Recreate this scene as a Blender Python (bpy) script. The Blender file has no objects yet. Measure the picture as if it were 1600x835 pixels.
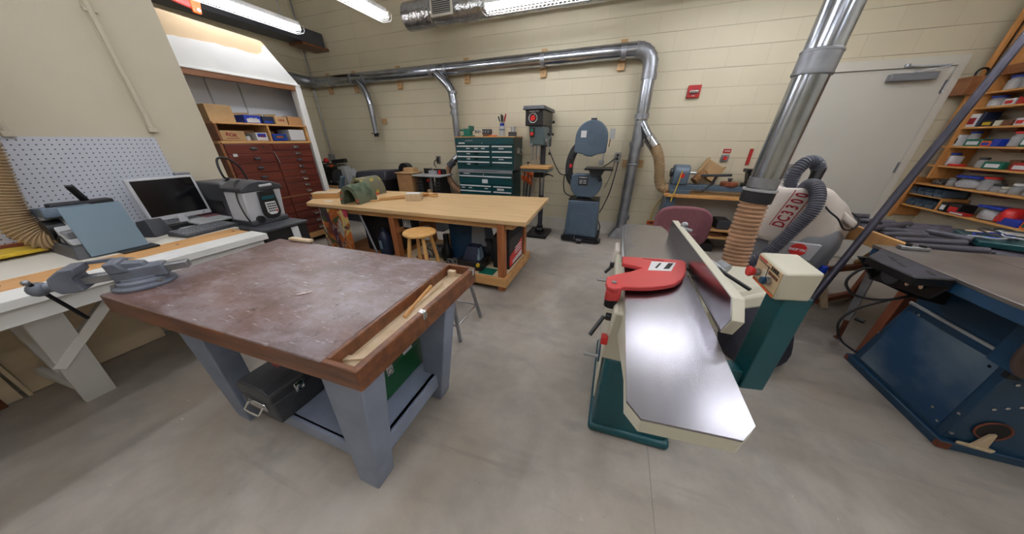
import bpy, bmesh, math, random
from mathutils import Vector, Matrix
random.seed(7)
C = bpy.context.scene.collection
PI = math.pi
V = Vector
# ------------------------------------------------------------------ materials
def lin(c):
    return tuple(((x/255)/12.92 if x/255 <= .04045 else ((x/255+.055)/1.055)**2.4) for x in c) + (1,)
MATS = {}
def mat(name, col, rough=.55, metal=0, var=.12, scale=6, bump=0, stretch=(1,1,1), col2=None, spec=.5, emit=0, alpha=1, trans=0, lo=.35, hi=.65, detail=5, coat=0, bscale=None):
    if name in MATS: return MATS[name]
    m = bpy.data.materials.new(name); m.use_nodes = True
    nt = m.node_tree; N = nt.nodes; L = nt.links
    b = N['Principled BSDF']
    a = lin(col)
    c2 = lin(col2) if col2 else tuple(max(0, x*(1-var*2.2)) for x in a[:3])+(1,)
    tc = N.new('ShaderNodeTexCoord'); mp = N.new('ShaderNodeMapping'); mp.inputs['Scale'].default_value = stretch
    L.new(tc.outputs['Object'], mp.inputs['Vector'])
    no = N.new('ShaderNodeTexNoise'); no.inputs['Scale'].default_value = scale; no.inputs['Detail'].default_value = detail
    L.new(mp.outputs['Vector'], no.inputs['Vector'])
    rp = N.new('ShaderNodeValToRGB'); rp.color_ramp.elements[0].position = lo; rp.color_ramp.elements[1].position = hi
    rp.color_ramp.elements[0].color = c2; rp.color_ramp.elements[1].color = a
    L.new(no.outputs['Fac'], rp.inputs['Fac']); L.new(rp.outputs['Color'], b.inputs['Base Color'])
    b.inputs['Roughness'].default_value = rough; b.inputs['Metallic'].default_value = metal
    b.inputs['Specular IOR Level'].default_value = spec
    if coat: b.inputs['Coat Weight'].default_value = coat; b.inputs['Coat Roughness'].default_value = .15
    if trans: b.inputs['Transmission Weight'].default_value = trans
    if alpha < 1: b.inputs['Alpha'].default_value = alpha
    if emit:
        b.inputs['Emission Color'].default_value = a; b.inputs['Emission Strength'].default_value = emit
    if bump:
        src = no
        if bscale:
            src = N.new('ShaderNodeTexNoise'); src.inputs['Scale'].default_value = bscale; src.inputs['Detail'].default_value = 4
            L.new(mp.outputs['Vector'], src.inputs['Vector'])
        bp = N.new('ShaderNodeBump'); bp.inputs['Strength'].default_value = bump; bp.inputs['Distance'].default_value = .01
        L.new(src.outputs['Fac'], bp.inputs['Height']); L.new(bp.outputs['Normal'], b.inputs['Normal'])
    MATS[name] = m
    return m
def M(n): return MATS[n]
def nodes(m): return m.node_tree.nodes, m.node_tree.links, m.node_tree.nodes['Principled BSDF']

mat('wall_paint', (198,190,170), .6, var=.03, scale=1.2, bump=.08, bscale=60)
mat('white_paint', (226,226,224), .5, var=.03, scale=3)
mat('white_board', (226,229,236), .5, var=.03, scale=2)
mat('trim_white', (214,210,200), .5, var=.03, scale=5)
mat('tan_board', (200,174,138), .6, var=.05, scale=2)
mat('door_paint', (206,203,194), .45, var=.02, scale=2)
mat('frame_paint', (210,206,196), .45, var=.02, scale=3)
mat('steel', (190,192,196), .28, 1, var=.08, scale=4)
mat('galv', (180,186,198), .2, 1, var=.12, scale=7, bump=.04)
mat('galv_dull', (164,167,174), .42, .85, var=.12, scale=9)
mat('zinc', (165,168,174), .4, 1, var=.1, scale=20)
mat('chrome', (215,217,222), .12, 1, var=.03)
mat('foil', (200,202,206), .22, 1, var=.12, scale=9, bump=1.0, bscale=22)
mat('black_plastic', (24,24,27), .42, var=.1)
mat('black_rubber', (32,32,38), .55, var=.1)
mat('black_metal', (20,20,24), .35, .3, var=.1)
mat('dark_grey', (62,64,70), .45, var=.1)
mat('grey_plastic', (128,130,136), .42, var=.04)
mat('silver_plastic', (186,188,194), .38, 0, var=.04)
mat('lt_grey', (176,178,180), .45, var=.05)
mat('screen', (10,11,16), .12, var=.05)
mat('teal', (10,78,88), .38, var=.06, scale=3)
mat('chest_green', (8,66,72), .33, var=.05, scale=3, coat=.2)
mat('machine_blue', (80,98,116), .4, var=.06, scale=5, coat=.15)
mat('deep_blue', (28,66,98), .4, var=.12, scale=3, coat=.15)
mat('cream', (206,202,184), .4, var=.04, scale=4)
mat('red_guard', (196,62,62), .4, var=.06, scale=4)
mat('red_paint', (176,36,34), .4, var=.06)
mat('red_plastic', (205,40,38), .35, var=.06)
mat('orange', (232,100,40), .45, var=.1, scale=8)
mat('blue_plastic', (26,58,170), .35, var=.06)
mat('blue_black', (24,34,62), .4, var=.1)
mat('green_box', (14,84,44), .35, var=.1, scale=5, coat=.2)
mat('green_plastic', (22,110,90), .4, var=.1)
mat('yellow', (206,172,32), .5, var=.08)
mat('cardboard', (172,128,84), .8, var=.08, scale=8)
mat('cardboard_light', (190,156,112), .8, var=.08, scale=8)
mat('paper', (226,226,228), .7, var=.04)
mat('label_white', (214,216,220), .5, var=.05)
mat('ink', (20,20,22), .6)
mat('ink_red', (150,24,40), .7)
mat('bag_cloth', (206,196,188), .85, var=.08, scale=5, bump=.3, bscale=9)
mat('dark_bag', (46,46,62), .7, var=.2, scale=6, bump=.5, bscale=8)
mat('chair_mauve', (134,84,92), .85, var=.06, scale=30, bump=.1)
mat('hose_tan', (184,144,114), .45, var=.15, scale=9)
mat('hose_kraft', (166,140,106), .55, var=.1, scale=6)
mat('hose_grey', (88,90,102), .4, var=.1)
mat('steel_tube', (62,60,72), .38, .5, var=.1, scale=7)
mat('foam_grey', (84,82,94), .42, .1, var=.2, scale=14)
mat('pipe_dark', (62,62,72), .5, .2, var=.2, scale=12)
mat('blue_board', (96,116,130), .5, var=.03, scale=2)
mat('grey_blue', (136,146,168), .5, var=.10, scale=5, bump=.06)
mat('vise_blue', (110,116,130), .42, .15, var=.15, scale=9, bump=.1)
mat('plywood', (224,204,172), .6, var=.06, scale=2, stretch=(1,1,5))
mat('glass_jar', (225,228,232), .15, var=.02, alpha=.45)
mat('clear_bag', (200,200,205), .3, var=.1, alpha=.75, bump=.5, bscale=30)
mat('screws', (120,112,108), .5, .4, var=.5, scale=80)
mat('concrete_stain', (140,133,126), .6)
mat('camo', (96,104,84), .7, var=.1, scale=9, col2=(60,78,58), lo=.42, hi=.55)
mat('camo_yellow', (178,160,40), .7, var=.2, scale=14, col2=(104,102,84), lo=.55, hi=.64)
mat('speck_orange', (205,84,58), .7)
mat('lamp_white', (225,225,225), .4)
mat('tube_glow', (248,250,255), .4, var=0, emit=40)
mat('dark_rim', (92,72,66), .5, .2, var=.1)
mat('rust', (126,66,46), .7, var=.2, scale=14)

def wood(name, c1, c2, axis='x', scale=7, rough=.5, grain=9, coat=0, bump=.05):
    st = {'x': (1, grain, grain), 'y': (grain, 1, grain), 'z': (grain, grain, 1)}[axis]
    return mat(name, c1, rough, 0, scale=scale*.45, stretch=st, col2=c2, lo=.3, hi=.7, detail=8, bump=bump, coat=coat)
wood('maple', (216,184,138), (202,166,118), 'x', 5, .42)
wood('maple_edge', (196,150,98), (176,128,78), 'x', 5, .5)
wood('fir_x', (178,120,72), (150,94,52), 'x', 6)
wood('fir_z', (176,112,68), (146,84,46), 'z', 6)
wood('pine_x', (206,160,104), (184,134,80), 'x', 5)
wood('pine_y', (206,160,104), (184,134,80), 'y', 5)
wood('pine_z', (206,160,104), (184,134,80), 'z', 5)
wood('shelf_wood', (214,160,94), (190,132,70), 'y', 5)
wood('shelf_wood_z', (204,146,84), (176,118,62), 'z', 5)
wood('red_cab', (112,48,34), (80,30,22), 'y', 4, .38, coat=.2)
wood('brown_cab', (150,98,58), (118,72,40), 'y', 5)
wood('stool_wood', (216,170,106), (198,148,86), 'z', 4, .4)
wood('edge_brown', (128,78,46), (84,48,28), 'x', 9, .42, coat=.15, bump=.3)
wood('frame_red', (150,88,60), (120,62,40), 'z', 6)
wood('raw_pale', (206,186,158), (190,166,134), 'z', 6)
wood('orange_plank', (206,160,108), (190,140,84), 'y', 5)

mat('press_grey', (84,100,104), .4, var=.06, scale=5)
mat('pad_wood', (196,158,112), .6, var=.1, scale=9)
mat('blue_knob', (16,66,100), .3)
def mat_floor():
    m = mat('floor_concrete', (192,185,177), .45, col2=(152,145,138), scale=1.1, lo=.3, hi=.72, detail=9)
    N, L, b = nodes(m)
    b.inputs['Specular IOR Level'].default_value = .35
    rp = [n for n in N if n.type == 'VALTORGB'][0]
    tc = [n for n in N if n.type == 'TEX_COORD'][0]
    n2 = N.new('ShaderNodeTexNoise'); n2.inputs['Scale'].default_value = 9; n2.inputs['Detail'].default_value = 10; n2.inputs['Roughness'].default_value = .7
    L.new(tc.outputs['Object'], n2.inputs['Vector'])
    r2 = N.new('ShaderNodeValToRGB'); r2.color_ramp.elements[0].position = .3; r2.color_ramp.elements[0].color = (.66,.65,.63,1); r2.color_ramp.elements[1].position = .7; r2.color_ramp.elements[1].color = (1,1,1,1)
    L.new(n2.outputs['Fac'], r2.inputs['Fac'])
    mx = N.new('ShaderNodeMix'); mx.data_type = 'RGBA'; mx.blend_type = 'MULTIPLY'; mx.inputs['Factor'].default_value = .55
    L.new(rp.outputs['Color'], mx.inputs['A']); L.new(r2.outputs['Color'], mx.inputs['B'])
    # worn brown blotches
    n3 = N.new('ShaderNodeTexNoise'); n3.inputs['Scale'].default_value = 2.2; n3.inputs['Detail'].default_value = 3
    L.new(tc.outputs['Object'], n3.inputs['Vector'])
    r3 = N.new('ShaderNodeValToRGB'); r3.color_ramp.elements[0].position = .5; r3.color_ramp.elements[0].color = (0,0,0,1); r3.color_ramp.elements[1].position = .7; r3.color_ramp.elements[1].color = (.5,.5,.5,1)
    L.new(n3.outputs['Fac'], r3.inputs['Fac'])
    m2 = N.new('ShaderNodeMix'); m2.data_type = 'RGBA'; m2.inputs['B'].default_value = lin((168,154,138))
    L.new(r3.outputs['Color'], m2.inputs['Factor']); L.new(mx.outputs['Result'], m2.inputs['A'])
    prev = m2.outputs['Result']
    for sc, lo, hi, col, st, rz in ((3.2,.64,.80,(128,122,116),(.5,5,1),.5),(1.7,.5,.8,(150,136,120),(1,1.6,1),2),(30,.73,.75,(90,80,74),(1,1,1),0),(38,.745,.76,(226,226,224),(1,1,1),0),(3.5,.56,.74,(140,134,128),(1,2.5,1),1.1),(2.0,.56,.78,(204,199,192),(1.4,.9,1),.3)):
        mp = N.new('ShaderNodeMapping'); mp.inputs['Scale'].default_value = st; mp.inputs['Rotation'].default_value = (0,0,rz); L.new(tc.outputs['Object'], mp.inputs['Vector'])
        n4 = N.new('ShaderNodeTexNoise'); n4.inputs['Scale'].default_value = sc; n4.inputs['Detail'].default_value = 5; L.new(mp.outputs['Vector'], n4.inputs['Vector'])
        r4 = N.new('ShaderNodeValToRGB'); r4.color_ramp.elements[0].position = lo; r4.color_ramp.elements[0].color = (0,0,0,1); r4.color_ramp.elements[1].position = hi; r4.color_ramp.elements[1].color = (.55,.55,.55,1); L.new(n4.outputs['Fac'], r4.inputs['Fac'])
        x4 = N.new('ShaderNodeMix'); x4.data_type = 'RGBA'; x4.inputs['B'].default_value = lin(col); L.new(r4.outputs['Color'], x4.inputs['Factor']); L.new(prev, x4.inputs['A']); prev = x4.outputs['Result']
    L.new(prev, b.inputs['Base Color'])
    mr = N.new('ShaderNodeMapRange'); mr.inputs['To Min'].default_value = .36; mr.inputs['To Max'].default_value = .62
    L.new(n2.outputs['Fac'], mr.inputs['Value']); L.new(mr.outputs['Result'], b.inputs['Roughness'])
    return m
mat_floor()
def mat_block():
    m = mat('block_wall', (212,202,176), .55, var=.03, scale=1.5)
    N, L, b = nodes(m)
    ge = N.new('ShaderNodeNewGeometry'); sx = N.new('ShaderNodeSeparateXYZ'); cb = N.new('ShaderNodeCombineXYZ')
    L.new(ge.outputs['Position'], sx.inputs['Vector'])
    ad = N.new('ShaderNodeMath'); ad.operation = 'ADD'
    L.new(sx.outputs['X'], ad.inputs[0]); L.new(sx.outputs['Y'], ad.inputs[1])
    L.new(ad.outputs[0], cb.inputs['X']); L.new(sx.outputs['Z'], cb.inputs['Y'])
    br = N.new('ShaderNodeTexBrick'); L.new(cb.outputs['Vector'], br.inputs['Vector'])
    br.inputs['Scale'].default_value = 1; br.inputs['Brick Width'].default_value = .3934; br.inputs['Row Height'].default_value = .1967
    br.inputs['Mortar Size'].default_value = .0042; br.inputs['Mortar Smooth'].default_value = .6; br.offset = .5
    br.inputs['Color1'].default_value = (1,1,1,1); br.inputs['Color2'].default_value = (.94,.94,.94,1); br.inputs['Mortar'].default_value = (.84,.82,.79,1)
    rp = [n for n in N if n.type == 'VALTORGB'][0]
    b2 = N.new('ShaderNodeTexBrick'); L.new(cb.outputs['Vector'], b2.inputs['Vector']); b2.offset = 0
    for k_, v_ in (('Scale',1),('Brick Width',400),('Row Height',.1967),('Mortar Size',.0036),('Mortar Smooth',.5)): b2.inputs[k_].default_value = v_
    b2.inputs['Color1'].default_value = (1,1,1,1); b2.inputs['Color2'].default_value = (1,1,1,1); b2.inputs['Mortar'].default_value = (.55,.51,.46,1)
    nz = N.new('ShaderNodeTexNoise'); nz.inputs['Scale'].default_value = 1.3; L.new(ge.outputs['Position'], nz.inputs['Vector'])
    rz_ = N.new('ShaderNodeValToRGB'); rz_.color_ramp.elements[0].position = .35; rz_.color_ramp.elements[0].color = (.25,.25,.25,1); rz_.color_ramp.elements[1].position = .6; L.new(nz.outputs['Fac'], rz_.inputs['Fac'])
    mx = N.new('ShaderNodeMix'); mx.data_type = 'RGBA'; mx.blend_type = 'MULTIPLY'; mx.inputs['Factor'].default_value = .5
    L.new(rp.outputs['Color'], mx.inputs['A']); L.new(br.outputs['Color'], mx.inputs['B'])
    my = N.new('ShaderNodeMix'); my.data_type = 'RGBA'; my.blend_type = 'MULTIPLY'
    L.new(rz_.outputs['Color'], my.inputs['Factor']); L.new(mx.outputs['Result'], my.inputs['A']); L.new(b2.outputs['Color'], my.inputs['B']); L.new(my.outputs['Result'], b.inputs['Base Color'])
    ns = N.new('ShaderNodeTexNoise'); ns.inputs['Scale'].default_value = 45; ns.inputs['Detail'].default_value = 4
    L.new(ge.outputs['Position'], ns.inputs['Vector'])
    s1 = N.new('ShaderNodeMath'); s1.operation = 'MULTIPLY_ADD'; s1.inputs[1].default_value = -.35; L.new(br.outputs['Fac'], s1.inputs[0])
    mm = N.new('ShaderNodeMath'); mm.operation = 'MULTIPLY'; mm.inputs[1].default_value = .10
    L.new(ns.outputs['Fac'], mm.inputs[0]); L.new(mm.outputs[0], s1.inputs[2])
    ma = N.new('ShaderNodeMath'); ma.operation = 'MULTIPLY_ADD'; ma.inputs[1].default_value = -.9
    L.new(b2.outputs['Fac'], ma.inputs[0]); L.new(s1.outputs[0], ma.inputs[2])
    bp = N.new('ShaderNodeBump'); bp.inputs['Strength'].default_value = .35; bp.inputs['Distance'].default_value = .01
    L.new(ma.outputs[0], bp.inputs['Height']); L.new(bp.outputs['Normal'], b.inputs['Normal'])
mat_block()
def mat_bench():
    m = mat('bench_top', (120,92,86), .3, col2=(76,52,46), scale=2.4, lo=.3, hi=.7, detail=9, stretch=(1,2.2,1))
    N, L, b = nodes(m)
    rp = [n for n in N if n.type == 'VALTORGB'][0]; tc = [n for n in N if n.type == 'TEX_COORD'][0]
    def layer(prev, scale, lo, hi, col, st=(1,1,1), f=1.0, rot=0):
        mp = N.new('ShaderNodeMapping'); mp.inputs['Scale'].default_value = st; mp.inputs['Rotation'].default_value = (0,0,rot); L.new(tc.outputs['Object'], mp.inputs['Vector'])
        n = N.new('ShaderNodeTexNoise'); n.inputs['Scale'].default_value = scale; n.inputs['Detail'].default_value = 6; n.inputs['Roughness'].default_value = .65
        L.new(mp.outputs['Vector'], n.inputs['Vector'])
        r = N.new('ShaderNodeValToRGB'); r.color_ramp.elements[0].position = lo; r.color_ramp.elements[0].color = (0,0,0,1); r.color_ramp.elements[1].position = hi; r.color_ramp.elements[1].color = (f,f,f,1)
        L.new(n.outputs['Fac'], r.inputs['Fac'])
        x = N.new('ShaderNodeMix'); x.data_type = 'RGBA'; x.inputs['B'].default_value = lin(col)
        L.new(r.outputs['Color'], x.inputs['Factor']); L.new(prev, x.inputs['A'])
        return x.outputs['Result']
    o = layer(rp.outputs['Color'], 2.6, .46, .66, (138,128,134), (1,1.5,1), .8)
    o = layer(o, 9, .5, .7, (158,148,154), (1,1.8,1), .55)
    o = layer(o, 26, .56, .68, (70,46,42), (1.4,1,1), .6)
    o = layer(o, 22, .62, .70, (196,192,200), (.6,4,1), .75, .9)
    o = layer(o, 26, .64, .70, (190,186,196), (4,.6,1), .6, .5)
    o = layer(o, 16, .66, .70, (48,30,26), (1,1,1), .8)
    o = layer(o, 30, .70, .72, (226,224,230), (1.5,1,1), .95)
    o = layer(o, 55, .70, .72, (228,226,232), (1,1,1), .9)
    L.new(o, b.inputs['Base Color'])
    b.inputs['Roughness'].default_value = .34
mat_bench()
def mat_top_brushed():
    m = mat('ground_steel', (160,158,165), .3, 1, var=.025, scale=60, stretch=(1,.05,1))
    N, L, b = nodes(m)
    tc = [n for n in N if n.type == 'TEX_COORD'][0]
    n = N.new('ShaderNodeTexNoise'); n.inputs['Scale'].default_value = 4; n.inputs['Detail'].default_value = 6; L.new(tc.outputs['Object'], n.inputs['Vector'])
    mr = N.new('ShaderNodeMapRange'); mr.inputs['To Min'].default_value = .21; mr.inputs['To Max'].default_value = .30
    L.new(n.outputs['Fac'], mr.inputs['Value']); L.new(mr.outputs['Result'], b.inputs['Roughness'])
mat_top_brushed()
mat('faded_blue', (108,126,142), .45, var=.1, scale=2.2, col2=(24,66,104), lo=.40, hi=.62, stretch=(1,.9,1.1))
mat('saw_top', (150,144,140), .38, .75, var=.12, scale=5, stretch=(1,1,1))
def mat_art():
    m = mat('art_panel', (214,120,40), .5, col2=(120,44,24), scale=3.2, lo=.4, hi=.6, stretch=(1,1,1))
    N, L, b = nodes(m)
    tc = [n for n in N if n.type == 'TEX_COORD'][0]; prev = [n for n in N if n.type == 'VALTORGB'][0].outputs['Color']
    for sc, lo, hi, col, off in ((5,.54,.58,(220,196,120),3),(4,.56,.6,(70,30,60),8),(6,.58,.62,(170,160,150),14),(7,.6,.63,(60,80,50),20),(3.5,.58,.61,(190,60,90),27)):
        mp = N.new('ShaderNodeMapping'); mp.inputs['Location'].default_value = (off,off,off); mp.inputs['Scale'].default_value = (1,1.4,.7); L.new(tc.outputs['Object'], mp.inputs['Vector'])
        n = N.new('ShaderNodeTexNoise'); n.inputs['Scale'].default_value = sc; n.inputs['Detail'].default_value = 3; n.inputs['Distortion'].default_value = 1.5
        L.new(mp.outputs['Vector'], n.inputs['Vector'])
        r = N.new('ShaderNodeValToRGB'); r.color_ramp.elements[0].position = lo; r.color_ramp.elements[0].color = (0,0,0,1); r.color_ramp.elements[1].position = hi
        L.new(n.outputs['Fac'], r.inputs['Fac'])
        x = N.new('ShaderNodeMix'); x.data_type = 'RGBA'; x.inputs['B'].default_value = lin(col); L.new(r.outputs['Color'], x.inputs['Factor']); L.new(prev, x.inputs['A']); prev = x.outputs['Result']
    L.new(prev, b.inputs['Base Color'])
mat_art()
def mat_peg():
    m = mat('peg_board', (196,200,212), .5, var=.03, scale=2)
    N, L, b = nodes(m)
    ge = N.new('ShaderNodeNewGeometry'); sx = N.new('ShaderNodeSeparateXYZ'); L.new(ge.outputs['Position'], sx.inputs['Vector'])
    def fr(out):
        d = N.new('ShaderNodeMath'); d.operation = 'DIVIDE'; d.inputs[1].default_value = .0254; L.new(out, d.inputs[0])
        f = N.new('ShaderNodeMath'); f.operation = 'FRACT'; L.new(d.outputs[0], f.inputs[0])
        s = N.new('ShaderNodeMath'); s.operation = 'SUBTRACT'; s.inputs[1].default_value = .5; L.new(f.outputs[0], s.inputs[0])
        p = N.new('ShaderNodeMath'); p.operation = 'POWER'; p.inputs[1].default_value = 2; L.new(s.outputs[0], p.inputs[0]); 
        return p.outputs[0]
    a = N.new('ShaderNodeMath'); a.operation = 'ADD'; L.new(fr(sx.outputs['Y']), a.inputs[0]); L.new(fr(sx.outputs['Z']), a.inputs[1])
    lt = N.new('ShaderNodeMath'); lt.operation = 'LESS_THAN'; lt.inputs[1].default_value = .019; L.new(a.outputs[0], lt.inputs[0])
    rp = [n for n in N if n.type == 'VALTORGB'][0]
    x = N.new('ShaderNodeMix'); x.data_type = 'RGBA'; x.inputs['B'].default_value = lin((52,56,70)); L.new(lt.outputs[0], x.inputs['Factor']); L.new(rp.outputs['Color'], x.inputs['A']); L.new(x.outputs['Result'], b.inputs['Base Color'])
mat_peg()

# ------------------------------------------------------------------ mesh helpers
def rot(ax, deg): return Matrix.Rotation(math.radians(deg), 4, ax)
class MB:
    def __init__(s, T=None, local=False):
        s.bm = bmesh.new(); s.T = T or Matrix.Identity(4); s.local = local
    def add(s, vs, fs):
        b = [s.bm.verts.new(s.T @ V(v)) for v in vs]
        for f in fs:
            try: s.bm.faces.new([b[i] for i in f])
            except ValueError: pass
        return s
    def hex(s, p):   # 8 points: bottom 4 ccw, top 4 ccw
        return s.add(p, [(3,2,1,0),(4,5,6,7),(0,1,5,4),(1,2,6,5),(2,3,7,6),(3,0,4,7)])
    def box(s, x0, x1, y0, y1, z0, z1):
        return s.hex([(x0,y0,z0),(x1,y0,z0),(x1,y1,z0),(x0,y1,z0),(x0,y0,z1),(x1,y0,z1),(x1,y1,z1),(x0,y1,z1)])
    def cbox(s, c, d):
        return s.box(c[0]-d[0]/2, c[0]+d[0]/2, c[1]-d[1]/2, c[1]+d[1]/2, c[2]-d[2]/2, c[2]+d[2]/2)
    def quadbox(s, q, z0, z1):
        return s.hex([(x,y,z0) for x, y in q]+[(x,y,z1) for x, y in q])
    def bar(s, p, q, w, h, up=(0,0,1)):     # rectangular bar from p to q
        p, q = V(p), V(q); d = (q-p).normalized(); u = V(up)
        if abs(d.dot(u)) > .98: u = V((0,1,0))
        sd = d.cross(u).normalized(); u = sd.cross(d).normalized()
        o = []
        for e in (p, q):
            o += [e-sd*w/2-u*h/2, e+sd*w/2-u*h/2, e+sd*w/2+u*h/2, e-sd*w/2+u*h/2]
        return s.hex(o)
    def prism(s, ax, poly, a, b):
        f = {'x': lambda t, u, v: (t,u,v), 'y': lambda t, u, v: (u,t,v), 'z': lambda t, u, v: (u,v,t)}[ax]
        n = len(poly); vs = [f(a,*p) for p in poly]+[f(b,*p) for p in poly]
        return s.add(vs, [tuple(range(n))[::-1], tuple(range(n,2*n))]+[(i,(i+1)%n,n+(i+1)%n,n+i) for i in range(n)])
    def ring(s, pts, rs, n=12, caps=True, flat=1.0, up=None):
        pts = [V(p) for p in pts]; N_ = len(pts); vs = []; fr = None
        for i, p in enumerate(pts):
            t = (pts[min(i+1,N_-1)]-pts[max(i-1,0)])
            if t.length < 1e-9: t = V((0,0,1))
            t.normalize()
            if fr is None:
                a = V(up) if up else (V((0,0,1)) if abs(t.z) < .9 else V((1,0,0)))
                fr = (a - t*a.dot(t)).normalized()
            else:
                fr = (fr - t*fr.dot(t))
                fr = fr.normalized() if fr.length > 1e-6 else V((1,0,0))
            w = t.cross(fr)
            r = rs(i/(N_-1), i) if callable(rs) else (rs[i] if isinstance(rs, (list,tuple)) else rs)
            for k in range(n):
                an = 2*PI*k/n; vs.append(p + fr*math.cos(an)*r*flat + w*math.sin(an)*r)
        fs = []
        for i in range(N_-1):
            for k in range(n):
                fs.append((i*n+k, i*n+(k+1)%n, (i+1)*n+(k+1)%n, (i+1)*n+k))
        if caps: fs += [tuple(range(n))[::-1], tuple(range((N_-1)*n, N_*n))]
        return s.add(vs, fs)
    def cyl(s, p, q, r, r2=None, n=20):
        return s.ring([p, q], [r, r if r2 is None else r2], n)
    def pipe(s, pts, r, n=12, step=6):
        return s.ring(spline(pts, step), r, n)
    def hose(s, pts, r, pitch, amp, n=16, step=20):
        P = spline(pts, step); d = [0]
        for a, b in zip(P, P[1:]): d.append(d[-1]+(b-a).length)
        L_ = d[-1]; m = int(L_/pitch*4); Q = []; j = 0
        for i in range(m+1):
            t = L_*i/m
            while j < len(d)-2 and d[j+1] < t: j += 1
            f = (t-d[j])/max(1e-9, d[j+1]-d[j]); Q.append(P[j].lerp(P[j+1], min(1,f)))
        rf = r if callable(r) else (lambda t: r)
        return s.ring(Q, lambda t, i: rf(t) + (amp if i % 4 in (1,2) else -amp), n)
    def lathe(s, c, prof, n=24, axis='z', ang=2*PI):
        c = V(c); vs = []; full = abs(ang-2*PI) < 1e-6; m = n if full else n+1
        for r, h in prof:
            for k in range(m):
                a = ang*k/n; x, y = r*math.cos(a), r*math.sin(a)
                vs.append(c + V({'z': (x,y,h), 'y': (x,h,y), 'x': (h,x,y)}[axis]))
        fs = []
        for i in range(len(prof)-1):
            for k in range(n):
                fs.append((i*m+k, i*m+(k+1)%m, (i+1)*m+(k+1)%m, (i+1)*m+k))
        if full: fs += [tuple(range(n))[::-1], tuple(range((len(prof)-1)*n, len(prof)*n))]
        return s.add(vs, fs)
    def ball(s, c, r, n=14, sc=(1,1,1)):
        c = V(c); vs = []; k2 = n//2
        for i in range(1, k2):
            th = PI*i/k2
            for k in range(n):
                a = 2*PI*k/n; vs.append(c+V((r*sc[0]*math.sin(th)*math.cos(a), r*sc[1]*math.sin(th)*math.sin(a), r*sc[2]*math.cos(th))))
        fs = [(i*n+k, (i+1)*n+k, (i+1)*n+(k+1)%n, i*n+(k+1)%n) for i in range(k2-2) for k in range(n)]
        vs += [c+V((0,0,r*sc[2])), c-V((0,0,r*sc[2]))]; t = len(vs)-2
        fs += [(t, k, (k+1)%n) for k in range(n)] + [(t+1, (k2-2)*n+(k+1)%n, (k2-2)*n+k) for k in range(n)]
        return s.add(vs, fs)
    def torus(s, c, R, r, axis='z', n=28, m=8, a0=0, a1=2*PI):
        c = V(c); full = abs(a1-a0-2*PI) < 1e-6; pts = []
        for k in range(n+(0 if full else 1)):
            a = a0+(a1-a0)*k/n; x, y = R*math.cos(a), R*math.sin(a)
            pts.append(c+V({'z': (x,y,0), 'y': (x,0,y), 'x': (0,x,y)}[axis]))
        if full: pts += [pts[0], pts[1]]
        return s.ring(pts, r, m)
    def build(s, name, material, parent=None, bevel=0, smooth=True, seg=2, sub=0):
        bm = s.bm
        bmesh.ops.recalc_face_normals(bm, faces=bm.faces)
        me = bpy.data.meshes.new(name); bm.to_mesh(me); bm.free()
        o = bpy.data.objects.new(name, me); C.objects.link(o)
        r = parent
        while r is not None and r.parent is not None: r = r.parent
        if r is not None and not s.local:
            me.transform(mroot(r).inverted())
        me.materials.append(M(material) if isinstance(material, str) else material)
        if smooth:
            for p in me.polygons: p.use_smooth = True
            me.set_sharp_from_angle(angle=math.radians(38))
        if parent is not None: o.parent = parent
        else:
            if not s.local and me.vertices:      # origin at the base
                xs = [v.co for v in me.vertices]
                c = V(((min(v.x for v in xs)+max(v.x for v in xs))/2, (min(v.y for v in xs)+max(v.y for v in xs))/2, min(v.z for v in xs)))
                me.transform(Matrix.Translation(-c)); o.location = c
        if bevel:
            b = o.modifiers.new('bevel', 'BEVEL'); b.width = bevel; b.segments = seg; b.limit_method = 'ANGLE'; b.angle_limit = math.radians(40)
        if sub:
            b = o.modifiers.new('sub', 'SUBSURF'); b.levels = sub; b.render_levels = sub
        return o
def mroot(r):
    return Matrix.Translation(r.location) @ r.rotation_euler.to_matrix().to_4x4()
def spline(pts, step=8):
    pts = [V(p) for p in pts]
    if len(pts) < 3 or step <= 1: return pts
    P = [pts[0]*2-pts[1]]+pts+[pts[-1]*2-pts[-2]]; out = []
    for i in range(1, len(P)-2):
        a, b, c, d = P[i-1:i+3]
        for k in range(step):
            t = k/step
            out.append(.5*((2*b)+(c-a)*t+(2*a-5*b+4*c-d)*t*t+(3*b-a-3*c+d)*t**3))
    return out+[pts[-1]]
def arc(c, r, a0, a1, n=12):
    return [(c[0]+r*math.cos(math.radians(a0+(a1-a0)*i/n)), c[1]+r*math.sin(math.radians(a0+(a1-a0)*i/n))) for i in range(n+1)]
def tag(o, label=None, cat=None, group=None, kind=None):
    if label: o['label'] = label
    if cat: o['category'] = cat
    if group: o['group'] = group
    if kind: o['kind'] = kind
    return o
def thing(name, label, cat, loc=(0,0,0), rz=0, group=None):
    o = bpy.data.objects.new(name, None); C.objects.link(o); o.empty_display_size = .1
    o.location = loc; o.rotation_euler = (0,0,math.radians(rz))
    return tag(o, label, cat, group)
def struct(o): o['kind'] = 'structure'; return o
def copy_tree(o, parent=None):
    c = o.copy(); C.objects.link(c)
    if parent is not None: c.parent = parent
    for ch in [k for k in bpy.data.objects if k.parent == o]: copy_tree(ch, c)
    return c
def dup(o, loc, rz=None, label=None, scale=None):
    c = copy_tree(o); c.location = loc
    if rz is not None: c.rotation_euler = (0,0,math.radians(rz))
    if label: c['label'] = label
    if scale: c.scale = scale
    return c
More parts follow.
